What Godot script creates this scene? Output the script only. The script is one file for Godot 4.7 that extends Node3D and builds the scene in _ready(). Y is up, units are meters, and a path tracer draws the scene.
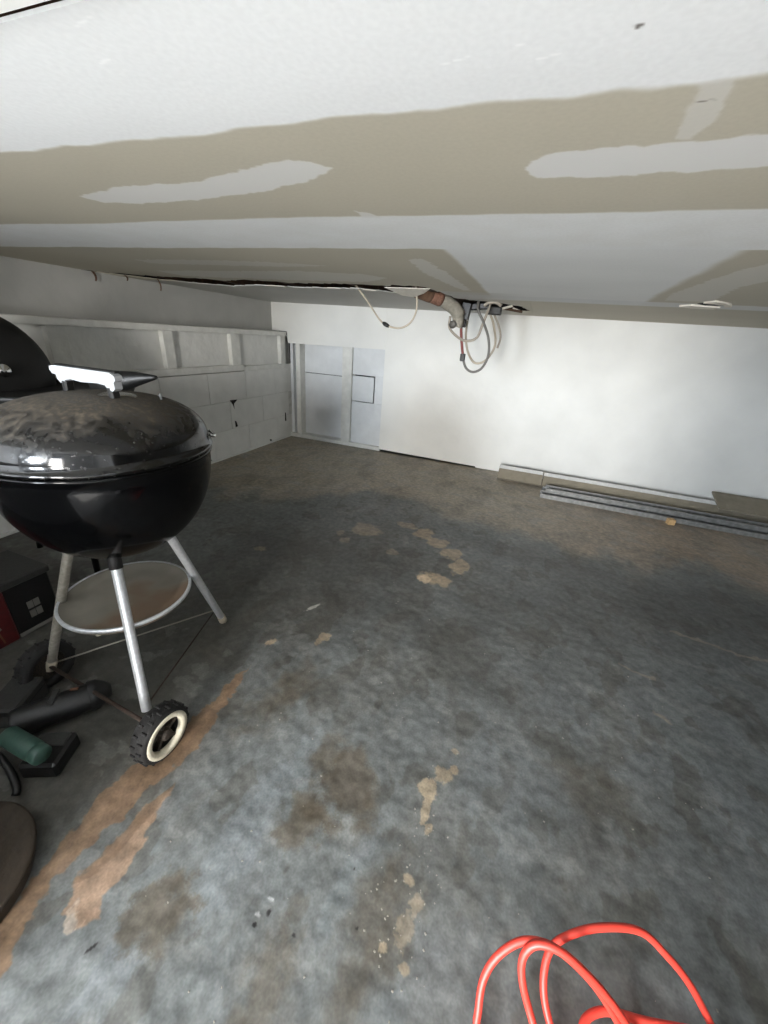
extends Node3D
# A low crawl space under a drywall ceiling, seen from its entrance. x runs right, y up, z towards the viewer;
# the block wall's face is x = 0, the drywall end wall's face is z = 0, the floor is y = 0.

const CEIL := 1.1725
const BACK := 0.02            # ceiling sheets run a little over the walls
const FLOOR_W := 4.3
const FLOOR_D := 3.4

var taken := {}
var M := {}
var rng := RandomNumberGenerator.new()

func _ready() -> void:
	# ---------------------------------------------------------------- camera, sky, lights
	var cam := Camera3D.new()
	cam.name = "camera"
	cam.fov = 106.26
	cam.near = 0.02
	cam.far = 60.0
	cam.transform = Transform3D(Basis(Vector3(0.93255, 0.06970, -0.35425), Vector3(-0.20733, 0.90667, -0.36738), Vector3(0.29558, 0.41605, 0.85996)).orthonormalized(), Vector3(2.165, 0.97, 3.243))
	add_child(cam)
	cam.current = true

	var env := Environment.new()
	var sky_material := ProceduralSkyMaterial.new()
	sky_material.sky_top_color = Color(0.45, 0.62, 0.86)
	sky_material.sky_horizon_color = Color(0.82, 0.88, 0.94)
	sky_material.ground_horizon_color = Color(0.72, 0.71, 0.68)
	sky_material.ground_bottom_color = Color(0.50, 0.49, 0.46)
	sky_material.sky_energy_multiplier = 1.5
	var sky := Sky.new()
	sky.sky_material = sky_material
	env.background_mode = Environment.BG_SKY
	env.sky = sky
	env.tonemap_mode = Environment.TONE_MAPPER_LINEAR
	env.tonemap_exposure = 1.45
	env.sdfgi_enabled = true
	env.ssao_enabled = true
	env.ssil_enabled = true
	var we := WorldEnvironment.new()
	we.name = "environment"
	we.environment = env
	add_child(we)

	# daylight through the two openings of the room behind the camera
	area_light("doorway_daylight", Vector3(2.02, 0.90, 5.93), Vector2(0.50, 1.10), Color(1.0, 0.985, 0.96), 12.0)
	area_light("window_daylight", Vector3(1.00, 1.12, 5.93), Vector2(0.56, 0.8), Color(0.93, 0.965, 1.0), 13.5)
	# the sun comes in low over both sills and lies on the bare slab behind the camera
	var sun := DirectionalLight3D.new()
	sun.name = "sun"
	sun.light_color = Color(1.0, 0.985, 0.96)
	sun.light_energy = 18.5
	sun.light_angular_distance = 0.6
	sun.shadow_enabled = true
	add_child(sun)
	sun.look_at_from_position(Vector3(2.0, 5.0, 9.0), Vector3(2.0, 5.0, 9.0) + Vector3(0.06, -0.74, -1.0), Vector3.UP)

	rng.seed = 7
	materials()
	build_floor()
	build_ceiling()
	build_left_wall()
	build_back_wall()
	build_entry_room()
	build_kettle()
	build_second_grill()
	build_clutter()
	build_offcuts()
	build_wiring()
	build_cord()
	build_debris()

func area_light(called: String, at: Vector3, size: Vector2, tint: Color, energy: float, aim := Vector3(0, 0, -1)) -> void:
	var l := AreaLight3D.new()
	l.name = called
	l.area_size = size
	l.area_normalize_energy = true
	l.light_color = tint
	l.light_energy = energy
	l.shadow_enabled = true
	l.set("area_range", 14.0)
	l.set("area_attenuation", 2.0)
	add_child(l)
	var up := Vector3.UP if absf(aim.y) < 0.9 else Vector3.FORWARD
	l.look_at_from_position(at, at + aim, up)

# ==================================================================== helpers: nodes
func numbered(called: String) -> String:
	var n: int = taken.get(called, 0)
	taken[called] = n + 1
	return called if n == 0 else "%s_%03d" % [called, n]

func tag(o: Node3D, label: String, category: String, group := "") -> Node3D:
	o.set_meta("label", label)
	o.set_meta("category", category)
	if group != "":
		o.set_meta("group", group)
	return o

func thing(called: String, label: String, category: String, at := Vector3.ZERO, turn := 0.0, group := "") -> Node3D:
	var o := Node3D.new()
	o.name = numbered(called)
	add_child(o)
	o.position = at
	o.rotation.y = turn
	tag(o, label, category, group)
	return o

func struct(called: String) -> Node3D:
	var o := Node3D.new()
	o.name = called
	add_child(o)
	o.set_meta("kind", "structure")
	return o

func obj(called: String, st: SurfaceTool, m: Material, parent: Node = null) -> MeshInstance3D:
	var o := MeshInstance3D.new()
	st.generate_normals()
	o.mesh = st.commit()
	o.material_override = m
	o.cast_shadow = GeometryInstance3D.SHADOW_CASTING_SETTING_ON
	if parent == null:
		o.name = numbered(called)
		add_child(o)
	else:
		o.name = called
		parent.add_child(o, true)
		if o.name != called:
			o.name = sub_name(parent, called)
	return o

func sub_name(parent: Node, called: String) -> String:
	var k := 1
	while parent.has_node("%s_%03d" % [called, k]):
		k += 1
	return "%s_%03d" % [called, k]

# ==================================================================== helpers: shapes
func flat() -> SurfaceTool:
	var st := SurfaceTool.new()
	st.begin(Mesh.PRIMITIVE_TRIANGLES)
	st.set_smooth_group(-1)
	return st

func smooth() -> SurfaceTool:
	var st := SurfaceTool.new()
	st.begin(Mesh.PRIMITIVE_TRIANGLES)
	st.set_smooth_group(0)
	return st

# front faces run clockwise; «out» says which side is the outside
func tri(st: SurfaceTool, a: Vector3, b: Vector3, c: Vector3, out: Vector3, uv := []) -> void:
	var t := [a, b, c]
	var u := uv.duplicate()
	if (c - a).cross(b - a).dot(out) < 0.0:
		t = [a, c, b]
		if u.size() == 3:
			u = [uv[0], uv[2], uv[1]]
	for i in 3:
		if u.size() == 3:
			st.set_uv(u[i])
		st.add_vertex(t[i])

func quad(st: SurfaceTool, a: Vector3, b: Vector3, c: Vector3, d: Vector3, out: Vector3) -> void:
	tri(st, a, b, c, out)
	tri(st, a, c, d, out)

func bar(st: SurfaceTool, centre: Vector3, size: Vector3, bevel := 0.003, turn := Basis.IDENTITY) -> void:
	# a box with chamfered edges
	var h := size * 0.5
	var k := minf(bevel, minf(h.x, minf(h.y, h.z)) * 0.9)
	var face := func(axis: int, s: float) -> Array:
		var i := (axis + 1) % 3
		var j := (axis + 2) % 3
		var r := []
		for q in [[-1, -1], [1, -1], [1, 1], [-1, 1]]:
			var v := Vector3.ZERO
			v[axis] = s * h[axis]
			v[i] = q[0] * (h[i] - k)
			v[j] = q[1] * (h[j] - k)
			r.append(v)
		return r
	for axis in 3:
		for s in [-1.0, 1.0]:
			var f: Array = face.call(axis, s)
			var out := Vector3.ZERO
			out[axis] = s
			quad(st, centre + turn * f[0], centre + turn * f[1], centre + turn * f[2], centre + turn * f[3], turn * out)
	if k <= 0.0:
		return
	for axis in 3:          # edges along «axis»
		var i := (axis + 1) % 3
		var j := (axis + 2) % 3
		for si in [-1.0, 1.0]:
			for sj in [-1.0, 1.0]:
				var p := []
				for e in [[-1.0, 0], [1.0, 0], [1.0, 1], [-1.0, 1]]:
					var v := Vector3.ZERO
					v[axis] = e[0] * (h[axis] - k)
					v[i] = si * (h[i] - (0.0 if e[1] == 0 else k))
					v[j] = sj * (h[j] - (k if e[1] == 0 else 0.0))
					p.append(centre + turn * v)
				var out := Vector3.ZERO
				out[i] = si
				out[j] = sj
				quad(st, p[0], p[1], p[2], p[3], turn * out)
	for sx in [-1.0, 1.0]:
		for sy in [-1.0, 1.0]:
			for sz in [-1.0, 1.0]:
				var s := Vector3(sx, sy, sz)
				var q := h - Vector3(k, k, k)
				tri(st, centre + turn * (s * Vector3(h.x, q.y, q.z)), centre + turn * (s * Vector3(q.x, h.y, q.z)), centre + turn * (s * Vector3(q.x, q.y, h.z)), turn * s)

func spans(st: SurfaceTool, lo: Vector3, hi: Vector3, bevel := 0.003) -> void:
	bar(st, (lo + hi) * 0.5, hi - lo, bevel)

func curve(points: Array, step := 0.012, closed := false) -> Array:
	# Catmull-Rom through the points
	var r := []
	var n := points.size()
	for i in (n if closed else n - 1):
		var p0: Vector3 = points[(i - 1 + n) % n] if closed or i > 0 else points[0] * 2.0 - points[1]
		var p1: Vector3 = points[i]
		var p2: Vector3 = points[(i + 1) % n]
		var p3: Vector3 = points[(i + 2) % n] if closed or i + 2 < n else p2 * 2.0 - p1
		var k := maxi(2, int(ceil(p1.distance_to(p2) / step)))
		for j in k:
			r.append(p1.cubic_interpolate(p2, p0, p3, float(j) / k))
	if not closed:
		r.append(points[n - 1])
	return r

func tube(st: SurfaceTool, path: Array, radius, seg := 10, capped := true) -> void:
	# radius: a number, or one per point
	var n := path.size()
	var rings := []
	var side := Vector3.ZERO
	for i in n:
		var d: Vector3 = (path[mini(i + 1, n - 1)] - path[maxi(i - 1, 0)]).normalized()
		if side == Vector3.ZERO:
			side = d.cross(Vector3.UP if absf(d.y) < 0.9 else Vector3.RIGHT).normalized()
		side = (side - d * side.dot(d)).normalized()
		var over := d.cross(side)
		var r: float = radius[i] if radius is Array else radius
		var ring := []
		for k in seg:
			var a := TAU * k / seg
			ring.append(path[i] + (side * cos(a) + over * sin(a)) * r)
		rings.append(ring)
	for i in n - 1:
		for k in seg:
			var l := (k + 1) % seg
			quad(st, rings[i][k], rings[i][l], rings[i + 1][l], rings[i + 1][k], (rings[i][k] + rings[i][l]) * 0.5 - path[i])
	if capped:
		for e in [0, n - 1]:
			var out: Vector3 = path[0] - path[1] if e == 0 else path[n - 1] - path[n - 2]
			for k in seg:
				tri(st, path[e], rings[e][k], rings[e][(k + 1) % seg], out)

func lathe(st: SurfaceTool, profile: Array, seg := 48, at := Transform3D.IDENTITY, inward := false) -> void:
	# profile: Vector2(radius, height); the outside is to the profile's right when it runs upwards
	var n := profile.size()
	var lens := [0.0]
	for i in range(1, n):
		lens.append(lens[i - 1] + profile[i].distance_to(profile[i - 1]))
	for i in n - 1:
		var a: Vector2 = profile[i]
		var b: Vector2 = profile[i + 1]
		var d := b - a
		var nn := Vector2(d.y, -d.x) * (-1.0 if inward else 1.0)
		for k in seg:
			var t0 := TAU * k / seg
			var t1 := TAU * (k + 1) / seg
			var c0 := Vector3(cos(t0), 0, sin(t0))
			var c1 := Vector3(cos(t1), 0, sin(t1)) if k < seg - 1 else Vector3(1, 0, 0)
			var p := [at * (c0 * a.x + Vector3.UP * a.y), at * (c1 * a.x + Vector3.UP * a.y), at * (c1 * b.x + Vector3.UP * b.y), at * (c0 * b.x + Vector3.UP * b.y)]
			var out: Vector3 = at.basis * ((c0 + c1) * 0.5 * nn.x + Vector3.UP * nn.y)
			var u := [Vector2(float(k) / seg, lens[i] / lens[n - 1]), Vector2(float(k + 1) / seg, lens[i] / lens[n - 1]), Vector2(float(k + 1) / seg, lens[i + 1] / lens[n - 1]), Vector2(float(k) / seg, lens[i + 1] / lens[n - 1])]
			if a.x > 1e-6:
				tri(st, p[0], p[1], p[2], out, [u[0], u[1], u[2]])
			if b.x > 1e-6:
				tri(st, p[0], p[2], p[3], out, [u[0], u[2], u[3]])

func slab(st: SurfaceTool, outline: PackedVector2Array, lo: float, hi: float, at := Transform3D.IDENTITY, uv_size := Vector2.ZERO, uv_from := Vector2.ZERO) -> void:
	# a plate with the outline (x, z) between two heights
	var ids := Geometry2D.triangulate_polygon(outline)
	var uv := func(p: Vector2) -> Vector2: return (p - uv_from) / uv_size
	for i in range(0, ids.size(), 3):
		var q := [outline[ids[i]], outline[ids[i + 1]], outline[ids[i + 2]]]
		var u := [uv.call(q[0]), uv.call(q[1]), uv.call(q[2])] if uv_size != Vector2.ZERO else []
		for s in [[lo, -1.0], [hi, 1.0]]:
			tri(st, at * Vector3(q[0].x, s[0], q[0].y), at * Vector3(q[1].x, s[0], q[1].y), at * Vector3(q[2].x, s[0], q[2].y), at.basis * Vector3(0, s[1], 0), u)
	var wise := 1.0 if Geometry2D.is_polygon_clockwise(outline) else -1.0
	for i in outline.size():
		var a := outline[i]
		var b := outline[(i + 1) % outline.size()]
		var out := at.basis * Vector3(-(b - a).y, 0, (b - a).x) * wise
		var p := [at * Vector3(a.x, lo, a.y), at * Vector3(b.x, lo, b.y), at * Vector3(b.x, hi, b.y), at * Vector3(a.x, hi, a.y)]
		var u := [uv.call(a), uv.call(b), uv.call(b), uv.call(a)] if uv_size != Vector2.ZERO else []
		tri(st, p[0], p[1], p[2], out, [u[0], u[1], u[2]] if u.size() else [])
		tri(st, p[0], p[2], p[3], out, [u[0], u[2], u[3]] if u.size() else [])

func rough_line(points: Array, step: float, amount: float) -> Array:
	# the same line with torn, uneven steps
	var r := []
	for i in points.size() - 1:
		var a: Vector2 = points[i]
		var b: Vector2 = points[i + 1]
		var k := maxi(1, int(a.distance_to(b) / step))
		for j in k:
			var p := a.lerp(b, float(j) / k)
			if j > 0:
				p += Vector2(rng.randf_range(-0.3, 0.3), rng.randf_range(-1, 1)) * amount
			r.append(p)
	r.append(points[points.size() - 1])
	return r

# ==================================================================== materials
func noise(seed_: int, freq: float, octaves := 4) -> FastNoiseLite:
	var n := FastNoiseLite.new()
	n.seed = seed_
	n.noise_type = FastNoiseLite.TYPE_SIMPLEX_SMOOTH
	n.frequency = freq
	n.fractal_octaves = octaves
	return n

func noise_texture(seed_: int, freq: float, lo: Color, hi: Color, size := 256, octaves := 4) -> NoiseTexture2D:
	var t := NoiseTexture2D.new()
	t.width = size
	t.height = size
	t.seamless = true
	t.noise = noise(seed_, freq, octaves)
	var g := Gradient.new()
	g.set_color(0, lo)
	g.set_color(1, hi)
	t.color_ramp = g
	return t

func bump_texture(seed_: int, freq: float, strength: float, size := 256, octaves := 4) -> NoiseTexture2D:
	var t := NoiseTexture2D.new()
	t.width = size
	t.height = size
	t.seamless = true
	t.noise = noise(seed_, freq, octaves)
	t.as_normal_map = true
	t.bump_strength = strength
	return t

func plain(tint: Color, rough := 0.7, metal := 0.0) -> StandardMaterial3D:
	var m := StandardMaterial3D.new()
	m.albedo_color = tint
	m.roughness = rough
	m.metallic = metal
	return m

func grained(lo: Color, hi: Color, scale: float, rough: float, seed_: int, bump := 0.0, metal := 0.0, freq := 0.02) -> StandardMaterial3D:
	var m := plain(Color.WHITE, rough, metal)
	m.albedo_texture = noise_texture(seed_, freq, lo, hi)
	m.uv1_triplanar = true
	m.uv1_world_triplanar = true
	m.uv1_scale = Vector3.ONE * scale
	if bump > 0.0:
		m.normal_enabled = true
		m.normal_texture = M["bump"]
		m.normal_scale = bump
	return m

func materials() -> void:
	M["bump"] = bump_texture(3, 0.03, 6.0)
	M.paint_white = grained(Color(0.855, 0.855, 0.84), Color(0.895, 0.895, 0.88), 0.5, 0.62, 11, 0.10)
	M.block_paint = grained(Color(0.84, 0.84, 0.825), Color(0.885, 0.885, 0.87), 1.1, 0.75, 12, 0.22)
	M.upper_grey = grained(Color(0.66, 0.66, 0.645), Color(0.70, 0.70, 0.685), 0.8, 0.85, 44, 0.06)  # darker grey for the drywall above the ledge
	M.panel_paint = grained(Color(0.81, 0.82, 0.825), Color(0.86, 0.87, 0.875), 1.0, 0.7, 13, 0.25)
	M.wood_paint = grained(Color(0.80, 0.80, 0.78), Color(0.88, 0.88, 0.86), 2.0, 0.6, 14, 0.25)
	M.mortar = grained(Color(0.72, 0.72, 0.70), Color(0.84, 0.84, 0.82), 3.0, 0.85, 15, 0.6)
	M.dark_hole = plain(Color(0.10, 0.085, 0.07), 0.95)
	M.void = plain(Color(0.06, 0.055, 0.05), 0.95)
	M.raw_wood = grained(Color(0.20, 0.135, 0.085), Color(0.33, 0.235, 0.15), 4.0, 0.8, 16, 0.3)
	M.pale_wood = grained(Color(0.72, 0.58, 0.40), Color(0.82, 0.70, 0.52), 12.0, 0.75, 17, 0.3)
	M.paper_white = grained(Color(0.82, 0.80, 0.75), Color(0.90, 0.88, 0.84), 8.0, 0.85, 18, 0.3)
	M.paper_brown = grained(Color(0.34, 0.25, 0.19), Color(0.50, 0.39, 0.31), 10.0, 0.9, 19, 0.3)
	M.drywall_tan = grained(Color(0.49, 0.46, 0.40), Color(0.55, 0.52, 0.46), 3.0, 0.9, 20, 0.15)
	M.drywall_edge = grained(Color(0.74, 0.74, 0.73), Color(0.84, 0.84, 0.83), 6.0, 0.9, 21, 0.3)
	M.galvanised = grained(Color(0.46, 0.46, 0.455), Color(0.60, 0.60, 0.59), 5.0, 0.4, 22, 0.1, 0.35)
	M.aluminium = grained(Color(0.74, 0.75, 0.76), Color(0.86, 0.87, 0.88), 14.0, 0.34, 23, 0.05, 0.55)
	M.dull_aluminium = grained(Color(0.50, 0.48, 0.44), Color(0.66, 0.64, 0.60), 14.0, 0.55, 24, 0.15, 0.35)
	M.enamel = grained(Color(0.006, 0.007, 0.009), Color(0.022, 0.023, 0.025), 9.0, 0.16, 25, 0.0)
	M.enamel.clearcoat_enabled = true
	M.enamel.clearcoat = 0.15
	M.enamel.metallic_specular = 0.22
	M.enamel.clearcoat_roughness = 0.06
	M.black_matte = grained(Color(0.012, 0.012, 0.012), Color(0.035, 0.034, 0.032), 9.0, 0.6, 26, 0.15)
	M.black_plastic = grained(Color(0.02, 0.02, 0.02), Color(0.05, 0.05, 0.048), 14.0, 0.5, 27, 0.2)
	M.grey_plastic = grained(Color(0.13, 0.13, 0.125), Color(0.18, 0.18, 0.17), 14.0, 0.6, 28, 0.2)
	M.rubber = grained(Color(0.03, 0.03, 0.03), Color(0.11, 0.10, 0.095), 22.0, 0.8, 29, 0.4)
	M.whitewall = grained(Color(0.74, 0.71, 0.62), Color(0.86, 0.84, 0.77), 22.0, 0.6, 30, 0.1)
	M.hub = grained(Color(0.05, 0.045, 0.04), Color(0.30, 0.25, 0.20), 40.0, 0.65, 31, 0.4)
	M.handle_white = plain(Color(0.58, 0.59, 0.60), 0.6)
	M.handle_white.metallic_specular = 0.25
	M.chrome = plain(Color(0.82, 0.82, 0.82), 0.12, 1.0)
	M.rust_steel = grained(Color(0.12, 0.08, 0.055), Color(0.25, 0.19, 0.15), 20.0, 0.7, 32, 0.3, 0.3)
	M.wire_steel = plain(Color(0.62, 0.60, 0.56), 0.4, 0.7)
	M.red_card = grained(Color(0.24, 0.02, 0.025), Color(0.31, 0.03, 0.035), 6.0, 0.55, 33)
	M.print_white = plain(Color(0.42, 0.41, 0.39), 0.6)
	M.print_tan = plain(Color(0.36, 0.24, 0.17), 0.6)
	M.green_plastic = grained(Color(0.15, 0.25, 0.22), Color(0.21, 0.32, 0.28), 14.0, 0.45, 34)
	M.brown_dark = grained(Color(0.13, 0.10, 0.065), Color(0.19, 0.15, 0.10), 6.0, 0.7, 35, 0.3)
	M.cord_red = plain(Color(0.80, 0.25, 0.20), 0.42)
	M.cable_grey = plain(Color(0.36, 0.35, 0.33), 0.5)
	M.cable_pale = plain(Color(0.58, 0.55, 0.50), 0.55)
	M.cable_ivory = plain(Color(0.66, 0.62, 0.55), 0.5)
	M.cable_red = plain(Color(0.42, 0.15, 0.12), 0.5)
	M.black_metal = plain(Color(0.03, 0.03, 0.033), 0.4, 0.4)
	M.duct_beige = grained(Color(0.46, 0.44, 0.40), Color(0.60, 0.58, 0.53), 10.0, 0.8, 36, 0.4)
	M.duct_rose = grained(Color(0.36, 0.24, 0.18), Color(0.62, 0.47, 0.40), 16.0, 0.85, 37, 0.4)
	M.room_wall = grained(Color(0.80, 0.805, 0.81), Color(0.86, 0.865, 0.87), 1.0, 0.8, 38)
	M.room_floor = grained(Color(0.58, 0.58, 0.58), Color(0.67, 0.67, 0.67), 1.0, 0.8, 39, 0.2)
	M.flake_light = plain(Color(0.52, 0.50, 0.46), 0.8)
	M.pane = plain(Color(0.9, 0.95, 1.0, 0.06), 0.02)
	M.pane.transparency = BaseMaterial3D.TRANSPARENCY_ALPHA
	# the kettle's lid: black enamel with dust lying on the crown
	var w := 512
	var h := 256
	var n1 := noise(41, 0.012, 4)
	var n2 := noise(42, 0.05, 4)
	var colour := Image.create_empty(w, h, false, Image.FORMAT_RGB8)
	var gloss := Image.create_empty(w, h, false, Image.FORMAT_RGB8)
	for y in h:
		for x in w:
			var v := float(y) / h            # 0 at the rim, 1 on the crown
			var a := TAU * x / w
			var px := cos(a) * (1.15 - v) * 160.0
			var pz := sin(a) * (1.15 - v) * 160.0
			var d := smoothstep(0.20, 0.56, v + n1.get_noise_2d(px, pz) * 0.16 + n2.get_noise_2d(px, pz) * 0.16)
			d = d * (0.72 + 0.5 * n2.get_noise_2d(px * 2.0, pz * 2.0))
			d += maxf(0.0, n2.get_noise_2d(px * 3.0 + 300, pz * 3.0) - 0.33) * 1.2
			d = clampf(d, 0.0, 1.0)
			colour.set_pixel(x, y, Color(0.012, 0.013, 0.015).lerp(Color(0.36, 0.32, 0.26), d * 0.85))
			var r := lerpf(0.1, 0.85, minf(1.0, d * 1.6))
			gloss.set_pixel(x, y, Color(r, r, r))
	M.lid = plain(Color.WHITE, 1.0)
	M.lid.albedo_texture = ImageTexture.create_from_image(colour)
	M.lid.roughness_texture = ImageTexture.create_from_image(gloss)
	M.lid.roughness_texture_channel = BaseMaterial3D.TEXTURE_CHANNEL_RED
	# ash pan: galvanised dish dulled by ash and a rust bloom
	var dish := Image.create_empty(256, 96, false, Image.FORMAT_RGB8)
	var n3 := noise(43, 0.02, 4)
	for y in 96:
		for x in 256:
			var rad := y / 96.0
			var px := cos(TAU * x / 256.0) * rad
			var pz := sin(TAU * x / 256.0) * rad
			var nn := n3.get_noise_2d(px * 90.0, pz * 90.0)
			var col := Color(0.55, 0.53, 0.49).lerp(Color(0.47, 0.45, 0.41), 0.5 + nn)
			var bloom := 1.0 - smoothstep(0.12, 0.55, Vector2(px - 0.35, pz - 0.05).length() + nn * 0.5)
			dish.set_pixel(x, y, col.lerp(Color(0.42, 0.33, 0.25), bloom * 0.75))
	M.pan = plain(Color.WHITE, 0.6, 0.2)
	M.pan.albedo_texture = ImageTexture.create_from_image(dish)

# ==================================================================== floor
func paint_blobs(data: PackedByteArray, w: int, h: int, scale: float, x0: float, blobs: Array, warp: FastNoiseLite, fine: FastNoiseLite) -> void:
	# blob: x, z, half sizes along x and z, turn, colour, strength, softness, raggedness
	for b in blobs:
		var reach: float = maxf(b[2], b[3]) * 1.7 + 0.02
		var c := cos(float(b[4]))
		var s := sin(float(b[4]))
		var tint: Color = b[5]
		var strength: float = b[6]
		var soft: float = b[7]
		var rag: float = b[8]
		var freq: float = 0.35 / maxf(0.012, minf(b[2], b[3]))
		for y in range(maxi(0, int((b[1] - reach) * scale)), mini(h, int((b[1] + reach) * scale))):
			for x in range(maxi(0, int((b[0] - reach - x0) * scale)), mini(w, int((b[0] + reach - x0) * scale))):
				var dx: float = x / scale + x0 - b[0]
				var dz: float = y / scale - b[1]
				var u := (dx * c + dz * s) / float(b[2])
				var v := (dz * c - dx * s) / float(b[3])
				var d := sqrt(u * u + v * v) + warp.get_noise_2d(x / scale * freq * 100.0, y / scale * freq * 100.0) * rag + fine.get_noise_2d(x / scale * 4000.0, y / scale * 4000.0) * rag * 0.4
				var k := (1.0 - smoothstep(1.0 - soft, 1.0 + soft, d)) * strength
				if k <= 0.0:
					continue
				var i := (y * w + x) * 3
				data[i] = int(lerpf(data[i], tint.r8, k))
				data[i + 1] = int(lerpf(data[i + 1], tint.g8, k))
				data[i + 2] = int(lerpf(data[i + 2], tint.b8, k))

func paint_shape(data: PackedByteArray, w: int, h: int, scale: float, x0: float, outline: Array, tint: Color, strength: float, warp: FastNoiseLite, amount: float) -> void:
	var poly := PackedVector2Array(outline)
	var lo := poly[0]
	var hi := poly[0]
	for p in poly:
		lo = lo.min(p)
		hi = hi.max(p)
	for y in range(maxi(0, int((lo.y - 0.04) * scale)), mini(h, int((hi.y + 0.04) * scale))):
		for x in range(maxi(0, int((lo.x - 0.04 - x0) * scale)), mini(w, int((hi.x + 0.04 - x0) * scale))):
			var p := Vector2(x / scale + x0, y / scale)
			var q := p + Vector2(warp.get_noise_2d(p.x * 1100.0, p.y * 1100.0), warp.get_noise_2d(p.x * 1100.0 + 700.0, p.y * 1100.0)) * amount
			var k := 0.0
			for e in [Vector2(-0.35, -0.15), Vector2(0.15, -0.35), Vector2(-0.15, 0.35), Vector2(0.35, 0.15)]:
				if Geometry2D.is_point_in_polygon(q + e * 1.6 / scale, poly):
					k += 0.25
			if k > 0.0:
				k *= strength
				var i := (y * w + x) * 3
				data[i] = int(lerpf(data[i], tint.r8, k))
				data[i + 1] = int(lerpf(data[i + 1], tint.g8, k))
				data[i + 2] = int(lerpf(data[i + 2], tint.b8, k))

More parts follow.
